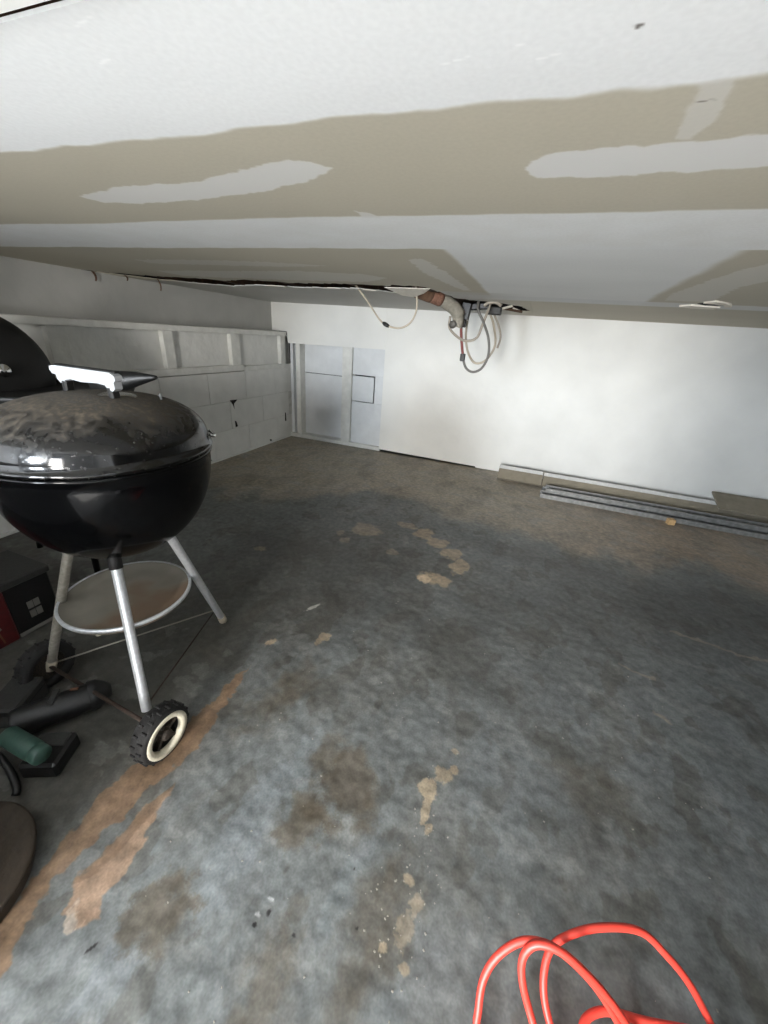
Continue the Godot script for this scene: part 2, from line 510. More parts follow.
func build_floor() -> void:
	var scale := 440.0
	var w := int(FLOOR_W * scale)
	var h := int(FLOOR_D * scale)
	var data := PackedByteArray()
	data.resize(w * h * 3)
	var big := noise(101, 0.009, 3)
	var mid := noise(102, 0.03, 4)
	var fine := noise(103, 0.12, 3)
	var speck := noise(104, 0.35, 2)
	var scuff := noise(108, 0.07, 5)
	var paint := Vector3(97, 99, 97)
	var paint_pale := Vector3(101, 104, 103)
	var worn := Vector3(91, 89, 84)
	var bare := Vector3(150, 139, 121)
	var rust := Vector3(144, 124, 104)
	for y in h:
		var z := y / scale
		for x in w:
			var xm := x / scale
			var a := big.get_noise_2d(xm * 100.0, z * 60.0)
			var b := mid.get_noise_2d(xm * 150.0, z * 75.0)
			var c := fine.get_noise_2d(xm * 200.0, z * 200.0)
			# paint, its pale passes, and where it is worn to a dull skin
			var k := smoothstep(-0.15, 0.35, a + b * 0.7)
			var col := paint.lerp(paint_pale, k * 0.8)
			col = col.lerp(worn, smoothstep(0.02, 0.36, -a * 0.5 + b * 0.8 + c * 0.22) * 0.5)
			# bare concrete towards the end wall
			var edge := 1.12 + 0.30 * smoothstep(1.1, 0.5, xm) + 0.1 * sin(xm * 2.1 + 1.0) + a * 0.28 + b * 0.16 + c * 0.05
			var e := smoothstep(edge + 0.10, edge - 0.16, z)
			col = col.lerp(bare.lerp(rust, smoothstep(1.9, 3.2, xm) * 0.8).lerp(worn, smoothstep(0.05, 0.4, b + c * 0.3) * 0.3), e * 0.85)
			# shade left of the old wall line, put into the floor colour as dark brown
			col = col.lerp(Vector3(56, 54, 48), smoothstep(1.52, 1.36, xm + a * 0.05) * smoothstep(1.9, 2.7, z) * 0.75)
			# scuffed film: small hard-edged spots where the paint has thinned, and lighter scuffs
			var f := scuff.get_noise_2d(xm * 100.0, z * 70.0)
			var g := scuff.get_noise_2d(xm * 70.0 + 900.0, z * 110.0)
			col = col.lerp(Vector3(72, 69, 62), smoothstep(0.20, 0.27, f + b * 0.25) * 0.42 * (1.0 - e * 0.7))
			col = col.lerp(Vector3(124, 124, 120), smoothstep(0.27, 0.34, g - b * 0.2) * 0.34)
			var i := (y * w + x) * 3
			data[i] = clampi(int(col.x), 0, 255)
			data[i + 1] = clampi(int(col.y), 0, 255)
			data[i + 2] = clampi(int(col.z), 0, 255)
	var warp := noise(105, 0.02, 3)
	var tan := Color8(148, 133, 111)
	var clay := Color8(124, 98, 75)
	var pale := Color8(116, 121, 123)
	var stain := Color8(78, 68, 54)
	var grime := Color8(62, 61, 58)
	var blobs := [
		# grey stains and darker passes
		[1.55, 1.85, 0.42, 0.30, 0.2, grime, 0.35, 0.6, 0.7], [1.12, 2.05, 0.25, 0.35, 0.0, grime, 0.35, 0.6, 0.7], [2.60, 1.75, 0.5, 0.25, -0.2, grime, 0.30, 0.6, 0.8],
		[2.12, 2.20, 0.30, 0.12, 0.3, grime, 0.30, 0.6, 0.8], [3.1, 1.5, 0.6, 0.2, 0.1, grime, 0.35, 0.6, 0.8], [2.35, 1.35, 0.4, 0.1, 0.0, grime, 0.3, 0.6, 0.8],
		# pale blue passes of fresh paint
		[1.79, 2.90, 0.045, 0.16, 0.0, pale, 0.5, 0.18, 0.5], [1.83, 2.74, 0.03, 0.11, -0.15, pale, 0.42, 0.18, 0.5], [2.03, 2.88, 0.025, 0.10, 0.15, pale, 0.42, 0.18, 0.5], [1.72, 3.16, 0.03, 0.08, 0.1, pale, 0.42, 0.18, 0.5],
		[2.28, 2.55, 0.16, 0.14, 0.0, pale, 0.22, 0.7, 0.6], [2.45, 2.30, 0.22, 0.10, 0.4, pale, 0.22, 0.7, 0.6], [2.2, 2.95, 0.10, 0.10, 0.0, pale, 0.25, 0.7, 0.6],
		# brown stains
		[1.945, 2.72, 0.07, 0.085, 0.2, stain, 0.62, 0.35, 0.9], [1.89, 2.83, 0.045, 0.06, 0.4, stain, 0.55, 0.35, 0.9], [1.87, 2.69, 0.035, 0.05, 0.0, stain, 0.5, 0.5, 0.75], [1.66, 2.61, 0.05, 0.10, 0.3, stain, 0.4, 0.6, 0.8],
		[1.73, 3.055, 0.045, 0.055, 0.3, stain, 0.62, 0.35, 0.9], [1.96, 3.07, 0.03, 0.08, 0.0, stain, 0.45, 0.6, 0.8], [2.10, 2.92, 0.05, 0.10, 0.1, stain, 0.4, 0.7, 0.8], [1.69, 2.52, 0.05, 0.08, 0.0, stain, 0.35, 0.6, 0.8],
		[2.50, 2.50, 0.07, 0.07, 0.0, stain, 0.28, 0.6, 0.8],
		# chips down to tan concrete
		[1.47, 1.50, 0.075, 0.075, 0.0, tan, 0.62, 0.12, 0.45], [1.66, 1.34, 0.06, 0.035, 0.0, tan, 0.6, 0.12, 0.5], [1.77, 1.40, 0.055, 0.06, 0.3, tan, 0.8, 0.1, 0.5], [1.87, 1.46, 0.055, 0.055, 0.5, tan, 0.85, 0.1, 0.5],
		[1.955, 1.535, 0.055, 0.05, 0.4, tan, 0.85, 0.1, 0.5], [2.01, 1.64, 0.045, 0.07, 0.2, tan, 0.9, 0.1, 0.5], [1.93, 1.79, 0.072, 0.05, 0.1, tan, 0.95, 0.1, 0.4], [1.885, 1.815, 0.03, 0.03, 0.0, Color8(190, 168, 140), 0.9, 0.1, 0.4],
		[1.68, 1.66, 0.03, 0.03, 0.0, tan, 0.5, 0.15, 0.5], [1.42, 1.66, 0.025, 0.03, 0.0, tan, 0.5, 0.15, 0.5], [1.36, 1.60, 0.02, 0.03, 0.0, tan, 0.5, 0.15, 0.5], [1.10, 1.93, 0.03, 0.02, 0.0, tan, 0.6, 0.15, 0.5],
		[1.665, 2.32, 0.020, 0.022, 0.0, tan, 0.9, 0.1, 0.5], [1.655, 2.345, 0.012, 0.02, 0.0, tan, 0.9, 0.1, 0.5], [1.51, 2.42, 0.012, 0.02, 0.6, tan, 0.9, 0.1, 0.5], [1.545, 2.20, 0.008, 0.03, 0.5, Color8(180, 178, 170), 0.9, 0.1, 0.5],
		[2.13, 2.66, 0.024, 0.022, 0.0, tan, 0.9, 0.1, 0.5], [2.155, 2.615, 0.020, 0.022, 0.3, tan, 0.85, 0.1, 0.5], [2.178, 2.592, 0.012, 0.010, 0.0, tan, 0.9, 0.1, 0.4], [2.135, 2.705, 0.010, 0.030, 0.0, tan, 0.9, 0.1, 0.4],
		[2.15, 2.74, 0.008, 0.012, 0.0, tan, 0.85, 0.1, 0.4], [2.17, 2.545, 0.010, 0.008, 0.0, tan, 0.7, 0.1, 0.4],
		[2.135, 2.84, 0.012, 0.008, 0.4, tan, 0.8, 0.1, 0.4], [2.16, 2.87, 0.012, 0.018, 0.0, tan, 0.6, 0.2, 0.6], [2.15, 2.91, 0.016, 0.024, 0.0, tan, 0.5, 0.2, 0.7], [2.12, 2.945, 0.008, 0.008, 0.0, tan, 0.85, 0.1, 0.4], [2.165, 2.955, 0.010, 0.008, 0.0, tan, 0.8, 0.1, 0.4],
		[1.93, 1.62, 0.03, 0.02, 0.0, grime, 0.5, 0.3, 0.5], [1.75, 1.62, 0.05, 0.04, 0.0, grime, 0.5, 0.3, 0.6],
		# pits
		[1.912, 2.982, 0.0040, 0.0045, 0.0, Color8(24, 22, 20), 0.95, 0.2, 0.5], [1.898, 3.005, 0.0032, 0.0032, 0.0, Color8(20, 18, 16), 0.95, 0.2, 0.5], [1.97, 2.99, 0.0024, 0.0026, 0.0, Color8(28, 26, 24), 0.9, 0.2, 0.5],
		[2.07, 2.94, 0.002, 0.003, 0.3, Color8(30, 28, 26), 0.85, 0.2, 0.5], [2.03, 2.865, 0.002, 0.0022, 0.0, Color8(34, 32, 29), 0.85, 0.2, 0.5], [1.905, 2.965, 0.007, 0.003, 0.0, Color8(170, 170, 167), 0.8, 0.2, 0.5], [1.895, 2.992, 0.005, 0.003, 0.0, Color8(170, 170, 167), 0.8, 0.2, 0.5],
		[1.665, 3.13, 0.0022, 0.012, 0.5, Color8(26, 24, 22), 0.9, 0.2, 0.5],
	]
	paint_blobs(data, w, h, scale, 0.0, blobs, warp, fine)
	var v := func(a: Array) -> Array:
		var r := []
		for q in a:
			r.append(Vector2(q[0], q[1]))
		return r
	# the bare line that an old wall plate left, and the long chip beside it
	paint_shape(data, w, h, scale, 0.0, v.call([[1.51, 2.53], [1.528, 2.60], [1.545, 2.70], [1.565, 2.79], [1.55, 2.86], [1.535, 2.97], [1.515, 3.10], [1.59, 3.25], [1.62, 3.4], [1.53, 3.4], [1.50, 3.2], [1.475, 3.08], [1.455, 2.96], [1.47, 2.86], [1.495, 2.74], [1.50, 2.62]]), clay, 0.82, warp, 0.016)
	paint_shape(data, w, h, scale, 0.0, v.call([[1.583, 2.875], [1.60, 2.95], [1.628, 3.02], [1.622, 3.075], [1.640, 3.10], [1.628, 3.125], [1.60, 3.105], [1.572, 3.12], [1.552, 3.07], [1.560, 3.00], [1.565, 2.93]]), Color8(140, 115, 94), 0.9, warp, 0.014)
	paint_shape(data, w, h, scale, 0.0, v.call([[1.583, 2.875], [1.588, 2.95], [1.585, 3.0], [1.578, 3.06], [1.552, 3.09], [1.552, 3.07], [1.560, 3.00], [1.565, 2.93]]), Color8(104, 84, 66), 0.6, warp, 0.006)
	paint_shape(data, w, h, scale, 0.0, v.call([[1.575, 3.10], [1.605, 3.10], [1.625, 3.12], [1.60, 3.13], [1.585, 3.12]]), Color8(168, 152, 136), 0.75, warp, 0.018)
	# cracks and scrapes
	for s in [[[2.86, 1.725], [2.96, 1.735], [3.07, 1.765], [3.2, 1.75], [3.5, 1.72]], [[2.64, 2.005], [2.70, 2.03], [2.74, 2.03]], [[2.70, 2.18], [2.74, 2.2]], [[2.03, 2.22], [2.035, 2.29]]]:
		var top := []
		var low := []
		for q in s:
			top.append(Vector2(q[0], q[1] - 0.007))
			low.append(Vector2(q[0], q[1] + 0.007))
		low.reverse()
		paint_shape(data, w, h, scale, 0.0, top + low, Color8(132, 122, 108), 0.7, warp, 0.012)
	# grit and fine mottling over everything
	for y in h:
		for x in w:
			var k := 1.0 + fine.get_noise_2d(x / scale * 260.0, y / scale * 260.0) * 0.17 + speck.get_noise_2d(x, y) * 0.13
			var i := (y * w + x) * 3
			data[i] = mini(255, int(data[i] * k))
			data[i + 1] = mini(255, int(data[i + 1] * k))
			data[i + 2] = mini(255, int(data[i + 2] * k))
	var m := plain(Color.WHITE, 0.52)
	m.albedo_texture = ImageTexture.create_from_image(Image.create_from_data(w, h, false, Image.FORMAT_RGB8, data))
	m.roughness_texture = noise_texture(106, 0.03, Color(0.42, 0.42, 0.42), Color(0.66, 0.66, 0.66))
	m.roughness = 1.0
	m.normal_enabled = true
	m.normal_texture = bump_texture(107, 0.035, 5.0, 512, 5)
	m.normal_scale = 0.30
	m.roughness_texture_channel = BaseMaterial3D.TEXTURE_CHANNEL_RED
	m.uv1_scale = Vector3.ONE
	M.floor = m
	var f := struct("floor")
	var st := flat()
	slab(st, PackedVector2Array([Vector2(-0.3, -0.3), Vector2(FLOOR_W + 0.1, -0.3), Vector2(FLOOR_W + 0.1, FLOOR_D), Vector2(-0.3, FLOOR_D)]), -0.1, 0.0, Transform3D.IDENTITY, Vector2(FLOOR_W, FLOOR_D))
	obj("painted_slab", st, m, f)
	st = flat()
	spans(st, Vector3(0.0, -0.1, FLOOR_D), Vector3(4.6, 0.0, 6.3), 0.0)
	obj("bare_slab", st, M.room_floor, f)

# ==================================================================== ceiling
func build_ceiling() -> void:
	var x0 := -0.25
	var width := 4.6
	var depth := 3.36
	var scale := 430.0
	var w := int(width * scale)
	var h := int(depth * scale)
	var data := PackedByteArray()
	data.resize(w * h * 3)
	var n1 := noise(201, 0.012, 4)
	var n2 := noise(202, 0.06, 3)
	var grain := noise(203, 0.3, 2)
	var paper := Vector3(181, 175, 158)
	var mud := Vector3(226, 228, 228)
	var white := Vector3(230, 232, 232)
	var grey := Vector3(186, 186, 182)
	for y in h:
		var z := y / scale
		for x in w:
			var xm := x / scale + x0
			var a := n1.get_noise_2d(xm * 100.0, z * 180.0)
			var b := n2.get_noise_2d(xm * 150.0, z * 150.0)
			var wob := a * 0.022 + b * 0.007
			var col := paper
			# painted and taped bands run along x
			var k := smoothstep(2.752, 2.762, z + wob)                                     # finished white field
			col = col.lerp(white.lerp(mud, smoothstep(2.83, 2.77, z + wob) * 0.7), k)
			var s := smoothstep(2.142, 2.152, z + wob * 0.7) * smoothstep(2.425, 2.413, z + wob * 0.7)   # taped seam
			col = col.lerp(mud, s * (0.93 + 0.07 * b))
			var j := smoothstep(1.880, 1.900, xm + wob * 0.35) * smoothstep(2.51, 2.475, xm + wob * 0.5 - (2.15 - z) * 0.03) * smoothstep(1.0, 1.06, z) * smoothstep(2.2, 2.15, z)
			col = col.lerp(mud * 0.99, j * 0.95)                                           # wide butt joint between the two tan fields
			var q := smoothstep(1.0, 1.015, z + wob * 0.6) * smoothstep(1.19, 1.165, z + wob) * smoothstep(1.5, 1.75, xm)
			col = col.lerp(mud * 0.93, q * 0.85)                                            # narrow seam along the end sheet
			var e := smoothstep(1.3, 1.25, z) * smoothstep(2.1, 1.75, xm)                   # end sheet left of the torn hole: thin coat of paint
			col = col.lerp(grey, e * 0.85)
			col *= 1.0 + a * 0.025 + grain.get_noise_2d(x, y) * 0.02
			var i := (y * w + x) * 3
			data[i] = clampi(int(col.x), 0, 255)
			data[i + 1] = clampi(int(col.y), 0, 255)
			data[i + 2] = clampi(int(col.z), 0, 255)
	var warp := noise(204, 0.02, 3)
	var smear := Color8(214, 214, 212)
	var v := func(a: Array) -> Array:
		var r := []
		for p in a:
			r.append(Vector2(p[0], p[1]))
		return r
	paint_shape(data, w, h, scale, x0, v.call([[1.27, 2.59], [1.40, 2.620], [1.592, 2.625], [1.70, 2.655], [1.794, 2.679], [1.835, 2.66], [1.846, 2.642], [1.81, 2.614], [1.70, 2.575], [1.522, 2.545], [1.38, 2.535], [1.284, 2.55]]), smear, 0.85, warp, 0.008)
	paint_shape(data, w, h, scale, x0, v.call([[2.096, 2.605], [2.105, 2.628], [2.130, 2.643], [2.178, 2.652], [2.236, 2.650], [2.326, 2.656], [2.6, 2.665], [2.6, 2.57], [2.361, 2.572], [2.255, 2.569], [2.189, 2.565], [2.116, 2.567], [2.10, 2.58]]), smear, 0.92, warp, 0.007)
	paint_shape(data, w, h, scale, x0, v.call([[0.6, 1.93], [0.87, 1.945], [1.188, 1.935], [1.442, 1.877], [1.236, 1.835], [0.925, 1.845], [0.6, 1.85]]), smear, 0.42, warp, 0.02)
	paint_shape(data, w, h, scale, x0, v.call([[0.4, 1.66], [0.78, 1.695], [1.239, 1.753], [1.475, 1.718], [1.547, 1.636], [1.50, 1.575], [1.40, 1.50], [1.0, 1.48], [0.4, 1.5]]), smear, 0.48, warp, 0.02)
	paint_shape(data, w, h, scale, x0, v.call([[1.755, 2.00], [1.78, 2.025], [1.804, 2.00], [1.822, 1.748], [1.825, 1.33], [1.79, 1.33], [1.765, 1.5], [1.735, 1.78]]), smear, 0.55, warp, 0.012)
	paint_shape(data, w, h, scale, x0, v.call([[2.57, 1.25], [2.545, 1.45], [2.555, 1.70], [2.565, 1.907], [2.59, 2.014], [2.75, 2.03], [2.78, 1.85], [2.69, 1.799], [2.665, 1.653], [2.70, 1.427], [2.72, 1.25]]), smear, 0.5, warp, 0.012)
	paint_shape(data, w, h, scale, x0, v.call([[2.235, 2.76], [2.262, 2.755], [2.268, 2.69], [2.258, 2.655], [2.245, 2.66]]), smear, 0.5, warp, 0.006)
	paint_shape(data, w, h, scale, x0, v.call([[1.79, 2.41], [1.795, 2.462], [1.80, 2.45], [1.815, 2.44], [1.83, 2.41]]), smear, 0.8, warp, 0.006)
	for p in [[2.10, 2.832, 0.004, 0.0012], [2.05, 2.825, 0.012, 0.001], [2.12, 2.815, 0.01, 0.001], [1.75, 2.89, 0.01, 0.0015], [1.78, 2.93, 0.012, 0.0015]]:
		paint_blobs(data, w, h, scale, x0, [[p[0], p[1], p[2], p[3], 0.2, Color8(244, 245, 245), 0.8, 0.3, 0.4]], warp, n2)
	paint_blobs(data, w, h, scale, x0, [[2.178, 2.834, 0.0022, 0.0016, 0.2, Color8(90, 86, 80), 0.9, 0.3, 0.4], [2.247, 2.728, 0.004, 0.0015, 0.2, Color8(110, 104, 94), 0.8, 0.3, 0.4], [2.255, 2.729, 0.003, 0.001, -0.2, Color8(110, 104, 94), 0.8, 0.3, 0.4]], warp, n2)
	var m := plain(Color.WHITE, 0.72)
	m.albedo_texture = ImageTexture.create_from_image(Image.create_from_data(w, h, false, Image.FORMAT_RGB8, data))
	M.ceiling = m
	var uvs := Vector2(width, depth)
	var uv0 := Vector2(x0, 0)
	var c := struct("ceiling")
	# the torn gap: front sheet's edge and end sheet's edge
	var upper := rough_line([Vector2(-0.17, 1.63), Vector2(-0.04, 1.54), Vector2(0.08, 1.48), Vector2(0.30, 1.45), Vector2(0.42, 1.44), Vector2(0.55, 1.36), Vector2(0.66, 1.42), Vector2(0.80, 1.44), Vector2(0.96, 1.37), Vector2(1.20, 1.42), Vector2(1.42, 1.40), Vector2(1.53, 1.43), Vector2(1.64, 1.40), Vector2(1.67, 1.20), Vector2(1.70, 0.98), Vector2(1.80, 0.90), Vector2(1.90, 0.86), Vector2(2.0, 0.72), Vector2(2.04, 0.50), Vector2(2.06, 0.42)], 0.022, 0.022)
	var lower := rough_line([Vector2(-0.17, 1.56), Vector2(-0.06, 1.44), Vector2(0.06, 1.30), Vector2(0.24, 1.20), Vector2(0.38, 1.12), Vector2(0.54, 1.20), Vector2(0.70, 1.23), Vector2(0.90, 1.20), Vector2(1.10, 1.23), Vector2(1.25, 1.25), Vector2(1.42, 1.14), Vector2(1.46, 1.0), Vector2(1.45, 0.72), Vector2(1.52, 0.52), Vector2(1.75, 0.36), Vector2(1.95, 0.34), Vector2(2.06, 0.42)], 0.022, 0.022)
	var front := PackedVector2Array([Vector2(4.35, 1.0), Vector2(4.35, 2.948), Vector2(-0.17, 2.948)])
	for p in upper:
		front.append(p)
	front.append(Vector2(2.06, 1.0))
	var st := flat()
	slab(st, front, CEIL, CEIL + 0.003, Transform3D.IDENTITY, uvs, uv0)
	obj("drywall_sheet", st, m, c)
	var back := PackedVector2Array([Vector2(2.06, -BACK), Vector2(-0.17, -BACK)])
	for p in lower:
		back.append(p)
	st = flat()
	slab(st, back, CEIL, CEIL + 0.003, Transform3D.IDENTITY, uvs, uv0)
	obj("drywall_sheet", st, m, c)
	st = flat()
	slab(st, PackedVector2Array([Vector2(2.061, -BACK), Vector2(4.35, -BACK), Vector2(4.35, 0.999), Vector2(2.061, 0.999)]), CEIL, CEIL + 0.013, Transform3D.IDENTITY, uvs, uv0)
	obj("drywall_sheet", st, m, c)
	# white board that closes the ceiling at the entrance, a little lower than the sheets
	st = flat()
	spans(st, Vector3(-0.2, CEIL - 0.003, 2.955), Vector3(4.35, CEIL + 0.03, 3.47), 0.004)
	obj("header_board", st, M.paint_white, c)
	# joists and the deck over them
	for x in [0.0, 0.41, 0.82, 1.23, 1.60, 2.04, 2.45, 2.86, 3.27, 3.68, 4.09]:
		st = flat()
		spans(st, Vector3(x - 0.019, CEIL + 0.014, -0.1), Vector3(x + 0.019, CEIL + 0.155, 3.4), 0.003)
		obj("ceiling_joist", st, M.raw_wood, c)
	st = flat()
	spans(st, Vector3(-0.4, CEIL + 0.156, -0.35), Vector3(4.5, CEIL + 0.20, 3.47), 0.0)
	obj("roof_deck", st, M.raw_wood, c)
	# torn paper and loose tape along the gap: x, z, length, width, lean, material
	for t in [[-0.150, 1.565, 0.045, 0.018, 0.5, "paper_brown"], [-0.05, 1.46, 0.028, 0.014, 0.9, "paper_brown"], [0.055, 1.345, 0.06, 0.012, 0.5, "paper_brown"]]:
		torn_strip(c, Vector3(t[0], CEIL, t[1]), Vector3(0.35 * t[4], -1.0, 0.0), t[2], t[3], M[t[5]])
	for t in [[0.76, 1.235, 0.13], [1.10, 1.235, 0.10], [1.30, 1.22, 0.07]]:
		var sp := flat()
		var o := rough_line([Vector2(t[0] - t[2] * 0.5, t[1]), Vector2(t[0], t[1] + 0.03), Vector2(t[0] + t[2] * 0.5, t[1] + 0.005)], 0.02, 0.008)
		o.append(Vector2(t[0] + t[2] * 0.4, t[1] - 0.03))
		o.append(Vector2(t[0] - t[2] * 0.4, t[1] - 0.03))
		slab(sp, PackedVector2Array(o), CEIL - 0.003, CEIL - 0.0005)
		obj("torn_paper", sp, M.paper_white, c)
	# the white flap of paper peeled down at the hole's left end
	var fl := flat()
	slab(fl, PackedVector2Array([Vector2(1.44, 1.37), Vector2(1.655, 1.375), Vector2(1.60, 1.27), Vector2(1.52, 1.17), Vector2(1.47, 1.20)]), -0.001, 0.001, Transform3D(Basis(Vector3(1, 0, 0), -0.08), Vector3(0, CEIL - 0.002, 0) + Vector3(0, 0, 1.38) - Basis(Vector3(1, 0, 0), -0.08) * Vector3(0, 0, 1.38)))
	obj("torn_paper", fl, M.paper_white, c)
	# a small torn hole beside the seam, its rim of curled paper and dried compound
	var cut := flat()
	slab(cut, PackedVector2Array([Vector2(2.70, 1.20), Vector2(2.715, 1.26), Vector2(2.78, 1.22), Vector2(2.80, 1.16), Vector2(2.74, 1.15)]), CEIL - 0.002, CEIL - 0.0005)
	obj("torn_hole", cut, M.dark_hole, c)
	for r in [[[2.66, 1.12], [2.69, 1.17], [2.74, 1.145], [2.80, 1.13], [2.80, 1.06], [2.72, 1.06]], [[2.70, 1.27], [2.72, 1.33], [2.79, 1.26], [2.825, 1.17], [2.805, 1.16], [2.785, 1.22], [2.72, 1.26]]]:
		var o2 := []
		for p in r:
			o2.append(Vector2(p[0], p[1]))
		o2.append(o2[0])
		o2 = rough_line(o2, 0.025, 0.006)
		o2.pop_back()
		var s2 := flat()
		slab(s2, PackedVector2Array(o2), CEIL - 0.007, CEIL - 0.001)
		obj("torn_paper", s2, M.paper_white, c)

func torn_strip(parent: Node3D, at: Vector3, down: Vector3, length: float, width: float, m: Material) -> void:
	var st := flat()
	var d := down.normalized()
	var across := Vector3(0.2, 0, 1).normalized()
	var n := 5
	for i in n:
		var a := float(i) / n
		var b := float(i + 1) / n
		var pa := at + d * length * a + Vector3(0.012, 0, 0) * sin(a * 3.0)
		var pb := at + d * length * b + Vector3(0.012, 0, 0) * sin(b * 3.0)
		var wa := width * (1.0 - a * 0.5) * 0.5
		var wb := width * (1.0 - b * 0.5) * 0.5
		var thick := Vector3(0.0015, 0, 0)
		for s in [-1.0, 1.0]:
			quad(st, pa - across * wa + thick * s, pa + across * wa + thick * s, pb + across * wb + thick * s, pb - across * wb + thick * s, Vector3(s, 0, 0))
		quad(st, pa - across * wa - thick, pa - across * wa + thick, pb - across * wb + thick, pb - across * wb - thick, -across)
		quad(st, pa + across * wa - thick, pa + across * wa + thick, pb + across * wb + thick, pb + across * wb - thick, across)
	obj("hanging_tape", st, m, parent)

# ==================================================================== left wall: block, framed recess, drywall
func build_left_wall() -> void:
	var wall := struct("wall_left")
	var top := 0.640
	var st := flat()
	spans(st, Vector3(-0.30, 0.0, -0.12), Vector3(-0.004, top - 0.002, 3.4), 0.0)
	obj("mortar_bed", st, M.mortar, wall)
	var block_mesh := {}
	for row in 3:
		var y0 := row * 0.2135
		var z := -0.2 if row % 2 == 0 else 0.0
		while z < 3.36:
			var za := maxf(z, -0.1) + 0.0015
			var zb := minf(z + 0.4, 3.39) - 0.0015
			if zb - za > 0.03:
				st = flat()
				var out := rng.randf_range(-0.0015, 0.0015)
				spans(st, Vector3(-0.05, y0 + 0.0015, za), Vector3(out, y0 + 0.212, zb), 0.0025)
				obj("concrete_block", st, M.block_paint, wall)
			z += 0.4
	# broken joint: dark voids beside a block
	for v in [[[0.715, 0.432], [0.800, 0.436], [0.772, 0.40], [0.757, 0.365], [0.757, 0.405]], [[0.748, 0.265], [0.765, 0.275], [0.762, 0.222], [0.735, 0.224]], [[0.30, 0.012], [0.325, 0.016], [0.33, 0.034], [0.305, 0.03]], [[1.05, 0.018], [1.09, 0.022], [1.07, 0.04]], [[0.055, 0.16], [0.075, 0.16], [0.072, 0.24], [0.06, 0.235]]]:
		st = flat()
		var o := PackedVector2Array()
		for p in v:
			o.append(Vector2(p[1], p[0]))
		slab(st, o, -0.001, 0.0022, Transform3D(Basis(Vector3(0, 1, 0), Vector3(1, 0, 0), Vector3(0, 0, 1)), Vector3.ZERO))
		obj("broken_joint", st, M.dark_hole, wall)
	# skim of paint and mortar along the foot of the wall
	st = flat()
	var foot := [Vector2(0.0, -0.1)]
	foot = rough_line([Vector2(0.012, 0.0), Vector2(0.02, 0.6), Vector2(0.014, 1.2), Vector2(0.02, 2.0), Vector2(0.014, 3.3)], 0.05, 0.006)
	foot.append(Vector2(-0.01, 3.3))
	foot.append(Vector2(-0.01, 0.0))
	slab(st, PackedVector2Array(foot), 0.0, 0.012)
	obj("mortar_foot", st, M.block_paint, wall)
	# framing on top of the block
	st = flat()
	spans(st, Vector3(-0.14, top + 0.004, 0.60), Vector3(0.004, top + 0.046, 3.39), 0.002)
	obj("sill_plate", st, M.wood_paint, wall)
	st = flat()
	spans(st, Vector3(-0.14, top - 0.004, -0.1), Vector3(-0.004, top + 0.034, 0.598), 0.002)
	obj("sill_plate", st, M.wood_paint, wall)
	for z in [[0.015, 0.085], [0.62, 0.715], [1.235, 1.31], [1.86, 1.95], [2.5, 2.58]]:
		st = flat()
		spans(st, Vector3(-0.14, top + 0.03, z[0]), Vector3(-0.010, 0.912, z[1]), 0.002)
		obj("stud", st, M.wood_paint, wall)
	for z in [[-0.1, 0.622], [0.630, 1.25], [1.258, 1.885], [1.893, 3.39]]:
		st = flat()
		spans(st, Vector3(-0.10, top + 0.02, z[0]), Vector3(-0.044, 0.915, z[1]), 0.002)
		obj("infill_panel", st, M.block_paint, wall)
	st = flat()
	spans(st, Vector3(-0.16, 0.905, 0.02), Vector3(0.012, 0.9405, 3.39), 0.003)
	obj("ledge_rail", st, M.wood_paint, wall)
	# drywall above the ledge, set back
	st = flat()
	spans(st, Vector3(-0.18, 0.90, -0.1), Vector3(-0.154, CEIL, 3.39), 0.0)
	obj("drywall_panel", st, M.upper_grey, wall)
	st = flat()
	spans(st, Vector3(-0.36, 0.0, -0.35), Vector3(-0.30, CEIL + 0.2, 3.47), 0.0)
	obj("outer_wall", st, M.mortar, wall)
	st = flat()
	spans(st, Vector3(-0.30, 0.64, -0.12), Vector3(-0.185, CEIL + 0.156, 3.4), 0.0)
	obj("outer_wall", st, M.void, wall)

